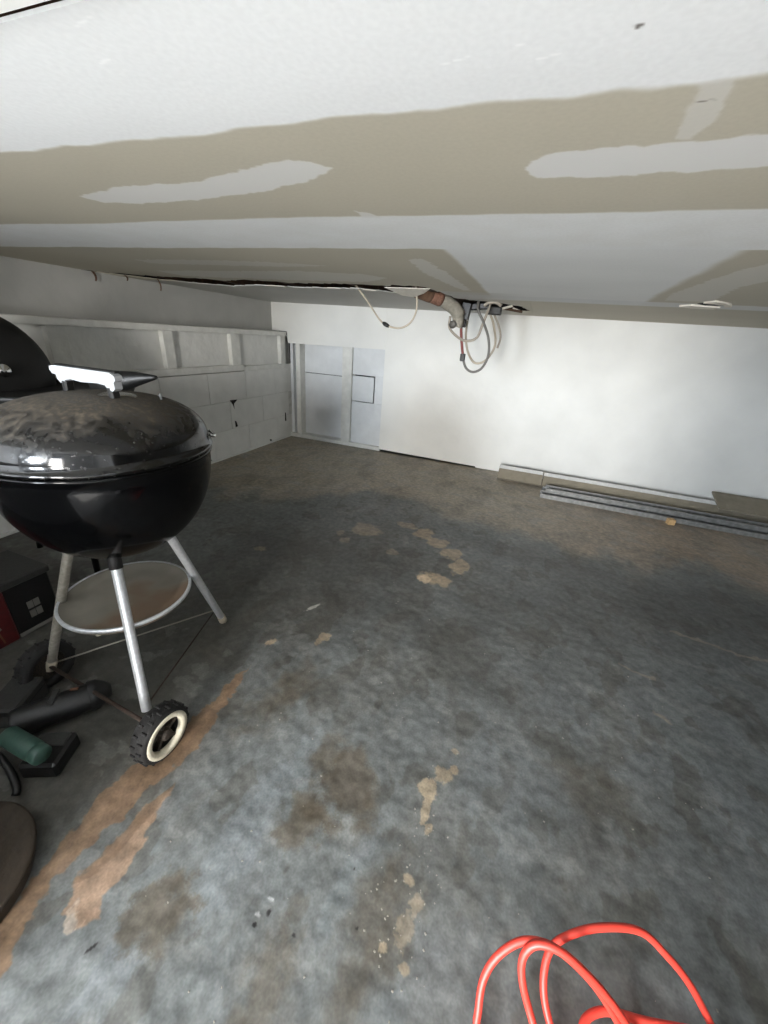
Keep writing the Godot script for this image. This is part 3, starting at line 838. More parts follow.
# ==================================================================== back wall: drywall, open stud bays
func build_back_wall() -> void:
	var wall := struct("wall_back")
	var face := Transform3D(Basis(Vector3(1, 0, 0), Vector3(0, 0, 1), Vector3(0, 1, 0)), Vector3.ZERO)   # outline (x, y), thickness along z
	var st := flat()
	slab(st, PackedVector2Array([Vector2(0.952, 0.020), Vector2(1.84, 0.012), Vector2(1.845, 0.002), Vector2(4.35, 0.002), Vector2(4.35, CEIL), Vector2(0.952, CEIL)]), -0.013, 0.0, face)
	obj("drywall_panel", st, M.paint_white, wall)
	st = flat()
	slab(st, PackedVector2Array([Vector2(-0.155, 0.945), Vector2(0.0, 0.945), Vector2(0.01, 0.850), Vector2(0.951, 0.866), Vector2(0.951, CEIL), Vector2(-0.155, CEIL)]), -0.013, 0.0, face)
	obj("drywall_panel", st, M.paint_white, wall)
	for x in [[0.078, 0.124], [0.552, 0.645]]:
		st = flat()
		spans(st, Vector3(x[0], 0.03, -0.100), Vector3(x[1], 0.90, -0.0135), 0.002)
		obj("stud", st, M.wood_paint, wall)
	st = flat()
	spans(st, Vector3(0.0, 0.03, -0.100), Vector3(0.03, 0.90, -0.045), 0.002)
	obj("stud", st, M.panel_paint, wall)
	st = flat()
	spans(st, Vector3(0.005, 0.0, -0.100), Vector3(0.956, 0.034, -0.002), 0.002)
	obj("bottom_plate", st, M.wood_paint, wall)
	for p in [[-0.02, 0.56, 0.0, 0.604], [-0.02, 0.56, 0.609, 0.93]]:
		st = flat()
		spans(st, Vector3(p[0], p[2], -0.118), Vector3(p[1], p[3], -0.101), 0.002)
		obj("backing_panel", st, M.panel_paint, wall)
	# right bay: shallower panel with a square patch cut into it
	for p in [[0.646, 0.954, 0.034, 0.410], [0.646, 0.954, 0.642, 0.93], [0.862, 0.954, 0.411, 0.641]]:
		st = flat()
		spans(st, Vector3(p[0], p[2], -0.060), Vector3(p[1], p[3], -0.040), 0.0)
		obj("backing_panel", st, M.panel_paint, wall)
	st = flat()
	spans(st, Vector3(0.646, 0.416, -0.058), Vector3(0.852, 0.632, -0.036), 0.003)
	obj("square_patch", st, M.panel_paint, wall)
	st = flat()
	spans(st, Vector3(-0.36, -0.05, -0.35), Vector3(4.5, CEIL + 0.2, -0.125), 0.0)
	obj("outer_wall", st, M.void, wall)

# ==================================================================== the entrance and the room behind the camera
func build_entry_room() -> void:
	var r := struct("wall_right")
	var st := flat()
	spans(st, Vector3(4.301, 0.0, -0.1), Vector3(4.45, CEIL + 0.16, 3.47), 0.0)
	obj("drywall_panel", st, M.paint_white, r)
	var e := struct("wall_entrance_added")  # unseen; its jambs and low wall are shaped to block daylight
	st = flat()
	spans(st, Vector3(-0.30, 0.0, 3.37), Vector3(0.62, CEIL + 0.15, 3.47), 0.004)
	spans(st, Vector3(0.62, 0.0, 3.37), Vector3(1.50, 0.66, 3.47), 0.004)  # low wall, added to shade the floor and ceiling at the left
	spans(st, Vector3(2.50, 0.0, 3.37), Vector3(4.45, CEIL + 0.15, 3.47), 0.004)  # stub wall, added to cast the viewer's shadow on the right of the floor
	spans(st, Vector3(-0.30, CEIL + 0.15, 3.40), Vector3(4.6, 2.40, 3.47), 0.004)
	obj("added_shade_wall", st, M.room_wall, e)
	var s := struct("wall_side")
	st = flat()
	spans(st, Vector3(0.0, 0.0, 3.47), Vector3(0.12, 2.40, 6.12), 0.0)
	spans(st, Vector3(4.45, 0.0, 3.47), Vector3(4.57, 2.40, 6.12), 0.0)
	obj("side_panel", st, M.room_wall, s)
	var f := struct("wall_front")
	st = flat()
	# end wall with a door opening (x 1.68-2.36) and a window opening (x 0.70-1.30)
	spans(st, Vector3(0.0, 0.0, 6.0), Vector3(0.70, 2.40, 6.12), 0.0)
	spans(st, Vector3(0.70, 0.0, 6.0), Vector3(1.30, 0.70, 6.12), 0.0)
	spans(st, Vector3(0.70, 1.55, 6.0), Vector3(1.30, 2.40, 6.12), 0.0)
	spans(st, Vector3(1.30, 0.0, 6.0), Vector3(1.68, 2.40, 6.12), 0.0)
	spans(st, Vector3(1.68, 1.75, 6.0), Vector3(2.36, 2.40, 6.12), 0.0)
	spans(st, Vector3(2.36, 0.0, 6.0), Vector3(4.57, 2.40, 6.12), 0.0)
	obj("end_panel", st, M.room_wall, f)
	var c := struct("ceiling_room")
	st = flat()
	spans(st, Vector3(-0.1, 2.40, 3.36), Vector3(4.7, 2.5, 6.2), 0.0)
	obj("ceiling_panel", st, M.room_wall, c)
	var w := struct("window_1")
	st = flat()
	for b in [[0.70, 0.735, 0.70, 1.55], [1.265, 1.30, 0.70, 1.55], [0.735, 1.265, 0.70, 0.735], [0.735, 1.265, 1.515, 1.55], [0.735, 1.265, 1.10, 1.125]]:
		spans(st, Vector3(b[0], b[2], 6.03), Vector3(b[1], b[3], 6.07), 0.003)
	obj("window_frame", st, M.wood_paint, w)
	for b in [[0.735, 1.10], [1.125, 1.515]]:
		st = flat()
		spans(st, Vector3(0.735, b[0], 6.048), Vector3(1.265, b[1], 6.052), 0.0)
		obj("pane", st, M.pane, w)

# ==================================================================== kettle grill
func dome(rx: float, hy: float, power: float, n: int, y0: float, up: bool) -> Array:
	var r := []
	for i in n + 1:
		var t := PI * 0.5 * i / n
		var rad := rx * pow(cos(t), 2.0 / power) if i < n else 0.0
		var y := hy * pow(sin(t), 2.0 / power)
		r.append(Vector2(rad, y0 + (y if up else -y)))
	return r

func wheel(parent: Node3D, at: Vector3, side: float, r: float) -> void:
	# axle along x; side: the way its whitewall faces
	var turn := Transform3D(Basis(Vector3(0, 0, 1), Vector3(side, 0, 0), Vector3(0, side, 0)), at)
	var st := smooth()
	lathe(st, [Vector2(r * 0.66, -0.024), Vector2(r * 0.90, -0.024), Vector2(r * 0.97, -0.019), Vector2(r, -0.010), Vector2(r, 0.010), Vector2(r * 0.97, 0.018), Vector2(r * 0.90, 0.022), Vector2(r * 0.66, 0.022), Vector2(r * 0.60, 0.010), Vector2(r * 0.60, -0.012), Vector2(r * 0.66, -0.024)], 40, turn)
	var tyre := obj("wheel", st, M.rubber, parent)
	st = flat()
	for k in 36:
		var a := TAU * k / 36.0
		var d := Vector3(cos(a), 0, sin(a))
		var b := turn.basis * Basis(Vector3.UP, -a)
		bar(st, turn * (d * r * 0.995 + Vector3(0, -0.009 if k % 2 == 0 else 0.009, 0)), Vector3(0.007, 0.014, 0.005), 0.001, b)
	obj("tread", st, M.rubber, tyre)
	st = smooth()
	lathe(st, [Vector2(r * 0.84, 0.0215), Vector2(r * 0.835, 0.0230), Vector2(r * 0.64, 0.0228), Vector2(r * 0.60, 0.018), Vector2(r * 0.60, 0.010)], 40, turn)
	obj("whitewall_ring", st, M.whitewall, tyre)
	st = flat()
	lathe(st, [Vector2(0.0, -0.012), Vector2(r * 0.61, -0.012), Vector2(r * 0.61, -0.006), Vector2(0.0, -0.006)], 24, turn)
	lathe(st, [Vector2(0.014, -0.01), Vector2(0.014, 0.020), Vector2(0.010, 0.024), Vector2(0.0, 0.025)], 16, turn)
	for k in 5:
		var a := TAU * k / 5.0 + 0.3
		var d := Vector3(cos(a), 0, sin(a))
		bar(st, turn * (d * r * 0.34 + Vector3(0, 0.004, 0)), Vector3(r * 0.56, 0.018, 0.008), 0.002, turn.basis * Basis(Vector3.UP, -a))
	obj("spoked_hub", st, M.hub, tyre)

func build_kettle() -> void:
	var cx := 1.258
	var cz := 2.644
	var rim := 0.693
	var R := 0.226
	var g := thing("kettle_grill", "black domed kettle grill with dusty lid, white handle and whitewall wheels", "grill", Vector3(cx, 0, cz))
	# lid
	var prof := [Vector2(R - 0.006, rim - 0.004), Vector2(R + 0.004, rim - 0.004), Vector2(R + 0.0055, rim + 0.001), Vector2(R + 0.004, rim + 0.006), Vector2(R - 0.001, rim + 0.008)]
	for p in dome(R - 0.001, 0.109, 2.4, 22, rim + 0.009, true).slice(1):
		prof.append(p)
	var st := smooth()
	lathe(st, prof, 72)
	var lid := obj("lid", st, M.lid, g)
	# handle: two black feet and a white grip that droops over them
	var top := rim + 0.109
	st = flat()
	for s in [-1.0, 1.0]:
		st = flat()
		bar(st, Vector3(-0.004 + s * 0.072, top + 0.006, 0.0), Vector3(0.014, 0.046, 0.02), 0.003, Basis(Vector3(0, 0, 1), s * 0.12))
		obj("handle_bracket", st, M.black_matte, lid)
	st = flat()
	var grip := PackedVector2Array([Vector2(-0.105, 0.046), Vector2(-0.112, 0.054), Vector2(-0.110, 0.063), Vector2(-0.095, 0.066), Vector2(0.085, 0.066), Vector2(0.098, 0.060), Vector2(0.101, 0.050), Vector2(0.094, 0.045), Vector2(0.094, 0.030), Vector2(0.086, 0.024), Vector2(0.072, 0.026), Vector2(0.064, 0.036), Vector2(0.040, 0.038), Vector2(-0.010, 0.035), Vector2(-0.045, 0.038), Vector2(-0.066, 0.034), Vector2(-0.070, 0.028), Vector2(-0.084, 0.026), Vector2(-0.092, 0.034), Vector2(-0.094, 0.045)])
	slab(st, grip, -0.009, 0.009, Transform3D(Basis(Vector3(0.95, 0, 0), Vector3(0, 0, 1), Vector3(0, 0.9, 0)), Vector3(-0.004, top - 0.001, 0)))
	obj("lid_handle", st, M.handle_white, lid)
	st = flat()
	bar(st, Vector3(-0.006, top + 0.0595, -0.003), Vector3(0.185, 0.004, 0.014), 0.0015)
	obj("handle_top", st, M.black_matte, lid)
	st = smooth()
	var vent := Transform3D(Basis(Vector3(0, 0, 1), -0.10), Vector3(0.050, top + 0.002, -0.020))
	lathe(st, [Vector2(0.0, 0.006), Vector2(0.036, 0.005), Vector2(0.040, 0.0), Vector2(0.036, -0.004)], 28, vent, true)
	obj("lid_vent", st, M.chrome, lid)
	st = flat()
	bar(st, Vector3(0.094, top + 0.000, -0.090), Vector3(0.003, 0.018, 0.008), 0.001)
	obj("vent_tab", st, M.chrome, lid)
	# bowl
	st = smooth()
	var bowl := [Vector2(R - 0.02, rim - 0.004), Vector2(R + 0.002, rim - 0.006), Vector2(R + 0.0035, rim - 0.010), Vector2(R + 0.002, rim - 0.015), Vector2(R - 0.002, rim - 0.018)]
	for p in dome(R - 0.002, 0.255, 2.08, 24, rim - 0.018, false).slice(1):
		bowl.append(p)
	bowl.reverse()
	lathe(st, bowl, 72)
	var body := obj("bowl", st, M.enamel, g)
	# side handle on the right of the bowl
	st = smooth()
	var hp := []
	for i in 9:
		var a := PI * i / 8.0
		hp.append(Basis(Vector3.UP, 0.80) * Vector3(R + 0.012 * sin(a), rim + 0.022 - 0.008 * sin(a), 0.022 * cos(a)))
	tube(st, hp, 0.004, 8)
	obj("lid_hook", st, M.chrome, lid)
	# legs
	var near_top := Vector3(0.068, 0.468, 0.085)
	var near_foot := Vector3(1.418 - cx, 0.067, 2.802 - cz)
	var far_top := Vector3(-0.088, 0.468, 0.075)
	var far_foot := Vector3(1.058 - cx, 0.055, 2.805 - cz)
	var third_top := Vector3(0.092, 0.478, -0.040)
	var third_foot := Vector3(1.300 - cx, 0.006, 2.405 - cz)
	st = smooth()
	tube(st, curve([near_top, near_foot], 0.05), 0.0115, 14)
	var leg := obj("leg", st, M.aluminium, g)
	st = smooth()
	tube(st, [near_top - (near_foot - near_top) * 0.03, near_top, near_top + (near_foot - near_top) * 0.05, near_top + (near_foot - near_top) * 0.10], 0.0145, 14)
	obj("leg_socket", st, M.black_matte, leg)
	st = smooth()
	tube(st, curve([far_top, far_foot], 0.05), 0.0115, 14)
	leg = obj("leg", st, M.dull_aluminium, g)
	st = smooth()
	tube(st, [far_foot + (far_top - far_foot) * 0.06, far_foot - (far_top - far_foot) * 0.01], 0.0135, 14)
	obj("leg_cap", st, M.cable_ivory, leg)
	st = smooth()
	tube(st, curve([third_top, third_foot], 0.05), 0.0115, 14)
	leg = obj("leg", st, M.aluminium, g)
	st = smooth()
	tube(st, [third_foot + (third_top - third_foot) * 0.05, third_foot - Vector3(0, 0.004, 0)], 0.0135, 14)
	obj("leg_cap", st, M.cable_ivory, leg)
	# axle, wire braces and ash pan
	st = smooth()
	tube(st, [Vector3(1.055 - cx, 0.067, 2.808 - cz), Vector3(1.50 - cx, 0.067, 2.832 - cz)], 0.005, 10)
	obj("axle", st, M.rust_steel, g)
	st = smooth()
	tube(st, [far_foot + Vector3(0, 0.012, 0), third_foot + Vector3(-0.01, 0.055, 0.02)], 0.0022, 8)
	obj("brace_wire", st, M.wire_steel, g)
	st = smooth()
	tube(st, [near_foot + Vector3(0, 0.01, 0), third_foot + Vector3(-0.01, 0.055, 0.02)], 0.0022, 8)
	obj("brace_wire", st, M.rust_steel, g)
	var dish := Transform3D(Basis.IDENTITY.scaled(Vector3(0.965, 1, 0.965)), Vector3(-0.022, -0.018, 0.018))
	st = smooth()
	lathe(st, [Vector2(0.0, 0.284), Vector2(0.12, 0.286), Vector2(0.148, 0.290), Vector2(0.158, 0.297), Vector2(0.161, 0.297), Vector2(0.162, 0.292), Vector2(0.160, 0.284), Vector2(0.155, 0.279), Vector2(0.12, 0.277), Vector2(0.0, 0.275)], 64, dish, true)
	var pan := obj("ash_pan", st, M.pan, g)
	st = smooth()
	lathe(st, [Vector2(0.156, 0.298), Vector2(0.162, 0.2995), Vector2(0.1645, 0.296), Vector2(0.1635, 0.290), Vector2(0.160, 0.287)], 64, dish, true)
	obj("pan_rim", st, M.aluminium, pan)
	st = smooth()
	lathe(st, [Vector2(0.0, 0.0), Vector2(0.007, 0.0), Vector2(0.007, 0.010), Vector2(0.0, 0.010)], 12, Transform3D(Basis.IDENTITY, Vector3(0.045, 0.262, 0.150)))
	obj("pan_bolt", st, M.cable_ivory, pan)
	wheel(g, Vector3(1.500 - cx, 0.067, 2.832 - cz), 1.0, 0.067)
	wheel(g, Vector3(1.048 - cx, 0.067, 2.808 - cz), -1.0, 0.067)

# ==================================================================== second grill behind the kettle
func build_second_grill() -> void:
	var at := Vector3(0.46, 0.0, 2.26)
	var g := thing("charcoal_grill", "flat black charcoal grill with raised round lid behind the kettle grill", "grill", at)
	var st := smooth()
	var bowl := [Vector2(0.24, 0.69), Vector2(0.262, 0.692), Vector2(0.265, 0.700), Vector2(0.258, 0.708), Vector2(0.25, 0.706)]
	var low := dome(0.258, 0.24, 2.2, 18, 0.688, false).slice(0)
	low.reverse()
	lathe(st, low + [Vector2(0.262, 0.692), Vector2(0.266, 0.700), Vector2(0.262, 0.708), Vector2(0.248, 0.708), Vector2(0.246, 0.700), Vector2(0.0, 0.690)], 56)
	obj("bowl", st, M.black_matte, g)
	# raised lid, hinged at the back-left and standing upright with its crown to the right
	st = smooth()
	var lid_prof := [Vector2(0.218, -0.006), Vector2(0.228, -0.004), Vector2(0.228, 0.006)]
	for p in dome(0.225, 0.115, 2.3, 18, 0.006, true):
		lid_prof.append(p)
	var tilt := Transform3D(Basis(Vector3(0, 0, 1), -1.40), Vector3(-0.185, 0.742, 0.115))
	lathe(st, lid_prof, 56, tilt)
	var lid := obj("lid", st, M.black_matte, g)
	st = smooth()
	lathe(st, [Vector2(0.012, 0.118), Vector2(0.012, 0.135), Vector2(0.022, 0.140), Vector2(0.024, 0.150), Vector2(0.016, 0.158), Vector2(0.0, 0.160)], 20, tilt)
	obj("lid_knob", st, M.chrome, lid)
	st = flat()
	bar(st, Vector3(-0.30, 0.70, 0.06), Vector3(0.06, 0.10, 0.05), 0.004)
	obj("hinge", st, M.black_metal, g)
	# tapered side handle that points to the right
	st = smooth()
	tube(st, [Vector3(0.235, 0.728, -0.02), Vector3(0.30, 0.752, -0.045), Vector3(0.37, 0.768, -0.065), Vector3(0.43, 0.777, -0.080), Vector3(0.445, 0.779, -0.083)], [0.052, 0.040, 0.024, 0.010, 0.006], 16)
	obj("side_handle", st, M.black_plastic, g)
	for a in [0.6, 2.7, 4.8]:
		st = smooth()
		tube(st, [Vector3(cos(a) * 0.17, 0.53, sin(a) * 0.17), Vector3(cos(a) * 0.24, 0.0, sin(a) * 0.24)], 0.012, 10)
		obj("leg", st, M.black_metal, g)

# ==================================================================== things on the floor at the left
func build_clutter() -> void:
	# red and black box
	var b := thing("storage_box", "low red box with a black end panel, lying behind the kettle grill's wheel", "box", Vector3(0.79, 0, 2.76))
	var st := flat()
	spans(st, Vector3(-0.26, 0.0, -0.02), Vector3(0.0, 0.205, 0.24), 0.005)
	obj("body", st, M.red_card, b)
	st = flat()
	spans(st, Vector3(-0.26, 0.004, -0.145), Vector3(-0.003, 0.185, -0.0205), 0.004)
	obj("end_panel", st, M.black_plastic, b)
	st = flat()
	spans(st, Vector3(-0.20, 0.186, -0.150), Vector3(0.006, 0.212, 0.0), 0.004)
	obj("top_bar", st, M.grey_plastic, b)
	st = flat()
	for y in [0.052, 0.086]:
		for z in [-0.098, -0.080]:
			spans(st, Vector3(-0.004, y, z), Vector3(-0.0015, y + 0.026, z + 0.016), 0.0)
	obj("printed_label", st, M.print_white, b)
	st = flat()
	spans(st, Vector3(-0.006, 0.004, -0.145), Vector3(0.0005, 0.016, -0.021), 0.001)
	obj("white_edge", st, M.print_white, b)
	st = flat()
	bar(st, Vector3(0.0005, 0.10, 0.030), Vector3(0.002, 0.17, 0.004), 0.0, Basis(Vector3(1, 0, 0), 0.12))
	obj("printed_line", st, M.print_tan, b)
	st = flat()
	bar(st, Vector3(0.0005, 0.060, 0.05), Vector3(0.002, 0.010, 0.07), 0.0, Basis(Vector3(1, 0, 0), 0.3))
	obj("printed_mark", st, M.print_white, b)
	# power tool: barrel, head, grip and battery
	var t := thing("power_tool", "black power tool lying on its side under the kettle grill", "tool", Vector3(1.20, 0, 2.85))
	st = smooth()
	tube(st, curve([Vector3(-0.055, 0.040, 0.095), Vector3(-0.02, 0.042, 0.045), Vector3(0.010, 0.042, 0.0), Vector3(0.030, 0.040, -0.035)], 0.01), 0.036, 16)
	obj("barrel", st, M.black_plastic, t)
	st = smooth()
	tube(st, [Vector3(0.028, 0.040, -0.030), Vector3(0.036, 0.039, -0.045), Vector3(0.044, 0.036, -0.060), Vector3(0.050, 0.034, -0.072)], [0.040, 0.038, 0.028, 0.016], 16)
	obj("tool_head", st, M.black_matte, t)
	st = flat()
	bar(st, Vector3(-0.010, 0.078, 0.025), Vector3(0.014, 0.004, 0.05), 0.001, Basis(Vector3.UP, 0.7))
	obj("side_plate", st, M.grey_plastic, t)
	st = flat()
	bar(st, Vector3(0.012, 0.079, -0.012), Vector3(0.018, 0.003, 0.008), 0.001, Basis(Vector3.UP, 0.6))
	obj("name_badge", st, M.print_tan, t)
	var c := thing("battery_pack", "black battery block in front of the power tool", "battery", Vector3(1.285, 0, 2.955), 0.45)
	st = flat()
	spans(st, Vector3(-0.04, 0.0, -0.045), Vector3(0.04, 0.045, 0.04), 0.006)
	obj("casing", st, M.black_plastic, c)
	st = flat()
	spans(st, Vector3(-0.034, 0.0455, -0.038), Vector3(0.034, 0.052, -0.004), 0.003)
	obj("contact_rail", st, M.grey_plastic, c)
	var k := thing("tool_case", "small dark grey case standing between the power tool and the box", "case", Vector3(1.072, 0, 2.90), 0.5)
	st = flat()
	spans(st, Vector3(-0.04, 0.0, -0.055), Vector3(0.04, 0.065, 0.055), 0.006)
	obj("casing", st, M.grey_plastic, k)
	st = flat()
	spans(st, Vector3(-0.041, 0.040, -0.056), Vector3(0.041, 0.043, 0.056), 0.001)
	obj("lid_seam", st, M.black_matte, k)
	# green bottle lying across the battery
	var bo := thing("spray_can", "dull green can lying across the black battery block", "can", Vector3(1.262, 0.074, 2.978), 0.0)
	var lie := Transform3D(Basis(Vector3(0, 0, 1), -PI * 0.5), Vector3(-0.062, 0, 0))
	st = smooth()
	lathe(st, [Vector2(0.0, 0.0), Vector2(0.019, 0.001), Vector2(0.0215, 0.005), Vector2(0.0215, 0.092), Vector2(0.0195, 0.097), Vector2(0.0195, 0.100)], 28, lie)
	obj("body", st, M.green_plastic, bo)
	st = smooth()
	lathe(st, [Vector2(0.0195, 0.099), Vector2(0.0205, 0.101), Vector2(0.0205, 0.118), Vector2(0.017, 0.122), Vector2(0.0, 0.123)], 28, lie)
	obj("cap", st, M.green_plastic, bo)
	# a stick and a hose that run out of the frame
	st = smooth()
	tube(st, [Vector3(1.03, 0.185, 2.985), Vector3(1.082, 0.105, 2.995), Vector3(1.140, 0.008, 3.005)], 0.0075, 10)
	tag(obj("wooden_handle", st, M.paper_brown), "thin brown wooden handle leaning in the dark corner behind the green can", "handle")
	st = smooth()
	tube(st, curve([Vector3(1.06, 0.07, 3.03), Vector3(1.146, 0.052, 3.015), Vector3(1.195, 0.042, 3.006), Vector3(1.247, 0.030, 3.012), Vector3(1.290, 0.016, 3.026), Vector3(1.300, 0.010, 3.036)]), 0.0075, 10)
	tag(obj("dark_hose", st, M.black_plastic), "dark curved hose on the floor in front of the green can", "hose")
	# round brown tub lid lying flat
	var tub := thing("round_tub", "dark brown round tub at the lower left corner of the floor", "tub", Vector3(1.37, 0, 3.19))
	st = smooth()
	lathe(st, [Vector2(0.0, 0.0), Vector2(0.122, 0.0), Vector2(0.130, 0.004), Vector2(0.136, 0.035), Vector2(0.140, 0.037), Vector2(0.141, 0.043), Vector2(0.137, 0.046), Vector2(0.126, 0.043), Vector2(0.05, 0.041), Vector2(0.0, 0.041)], 48)
	obj("body", st, M.brown_dark, tub)

# ==================================================================== drywall offcuts and steel studs along the end wall
func build_offcuts() -> void:
	var spec := [
		# label, left end, length, foot z, height, lean
		["short tan drywall strip leaning on the end wall, left of the steel studs", 2.045, 0.33, 0.205, 0.115, 0.75],
		["long tan drywall strip leaning on the end wall behind the steel studs", 2.38, 1.62, 0.215, 0.120, 0.85],
	]
	for s in spec:
		var o := thing("drywall_offcut", s[0], "drywall strip", Vector3(s[1], 0.0, s[3]), 0.0)
		var lean := Basis(Vector3(1, 0, 0), -s[5])
		var mid: Vector3 = Vector3(s[2] * 0.5, 0, 0) + lean * Vector3(0, s[4] * 0.5 + 0.002, 0)
		var st := flat()
		bar(st, mid + Vector3(0, 0.009, 0), Vector3(s[2], s[4], 0.021), 0.0006, lean)
		obj("gypsum_core", st, M.drywall_tan, o)
		st = flat()
		bar(st, mid + Vector3(0, 0.009, 0) + lean * Vector3(0, s[4] * 0.36, 0.0110), Vector3(s[2] - 0.004, s[4] * 0.26, 0.0012), 0.0, lean)
		obj("pale_top_band", st, M.drywall_edge, o)  # pale band along the top of the strip's face
		st = flat()
		bar(st, mid + Vector3(0, 0.009, 0) + lean * Vector3(0, -s[4] * 0.14, 0.0110), Vector3(s[2], s[4] * 0.70, 0.0012), 0.0, lean)
		obj("face_paper", st, M.drywall_tan, o)
	var p := thing("drywall_offcut", "short brown drywall piece propped over the right end of the steel studs", "drywall strip", Vector3(3.50, 0.104, 0.02), 0.0)
	var st := flat()
	var tip := Basis(Vector3(1, 0, 0), 0.30)
	bar(st, Vector3(0.36, 0.0, 0.12), Vector3(0.74, 0.010, 0.20), 0.0005, tip)
	obj("gypsum_core", st, M.drywall_tan, p)
	st = flat()
	bar(st, Vector3(0.36, 0.0, 0.12) + tip * Vector3(0, 0.0058, 0), Vector3(0.74, 0.0014, 0.20), 0.0, tip)
	obj("face_paper", st, M.drywall_tan, p)
	# steel channel studs: web and two lips
	var proto: Node3D = null
	var at := [[2.37, 0.0, 0.362, 0.0, "lowest and frontmost of the galvanised steel studs stacked along the end wall"], [2.385, 0.0, 0.268, 0.0, "galvanised steel stud lying behind the front one, against the long tan drywall strip"], [2.40, 0.031, 0.318, 0.0, "galvanised steel stud on top of the two others by the end wall"]]
	for a in at:
		var o: Node3D
		if proto == null:
			o = thing("metal_stud", a[4], "metal stud", Vector3.ZERO, 0.0, "steel studs along the end wall")
			var s := flat()
			spans(s, Vector3(0, 0.0, 0.0), Vector3(1.55, 0.0015, 0.09), 0.0)
			obj("web", s, M.galvanised, o)
			for k in [0.0, 0.0885]:
				s = flat()
				spans(s, Vector3(0, 0.0015, k), Vector3(1.55, 0.030, k + 0.0015), 0.0)
				spans(s, Vector3(0, 0.0285, k + (0.0015 if k == 0.0 else -0.010)), Vector3(1.55, 0.030, k + (0.0115 if k == 0.0 else 0.0)), 0.0)
				obj("flange", s, M.galvanised, o)
			proto = o
		else:
			o = proto.duplicate()
			o.name = numbered("metal_stud")
			add_child(o)
			tag(o, a[4], "metal stud", "steel studs along the end wall")
		o.position = Vector3(a[0], a[1], a[2])
		o.rotation.y = a[3]
	var bl := thing("wood_block", "small pale wooden block on the floor against the steel studs", "block", Vector3(3.165, 0, 0.492), 0.2)
	st = flat()
	spans(st, Vector3(-0.02, 0.0, -0.015), Vector3(0.02, 0.034, 0.02), 0.0015)
	obj("body", st, M.pale_wood, bl)

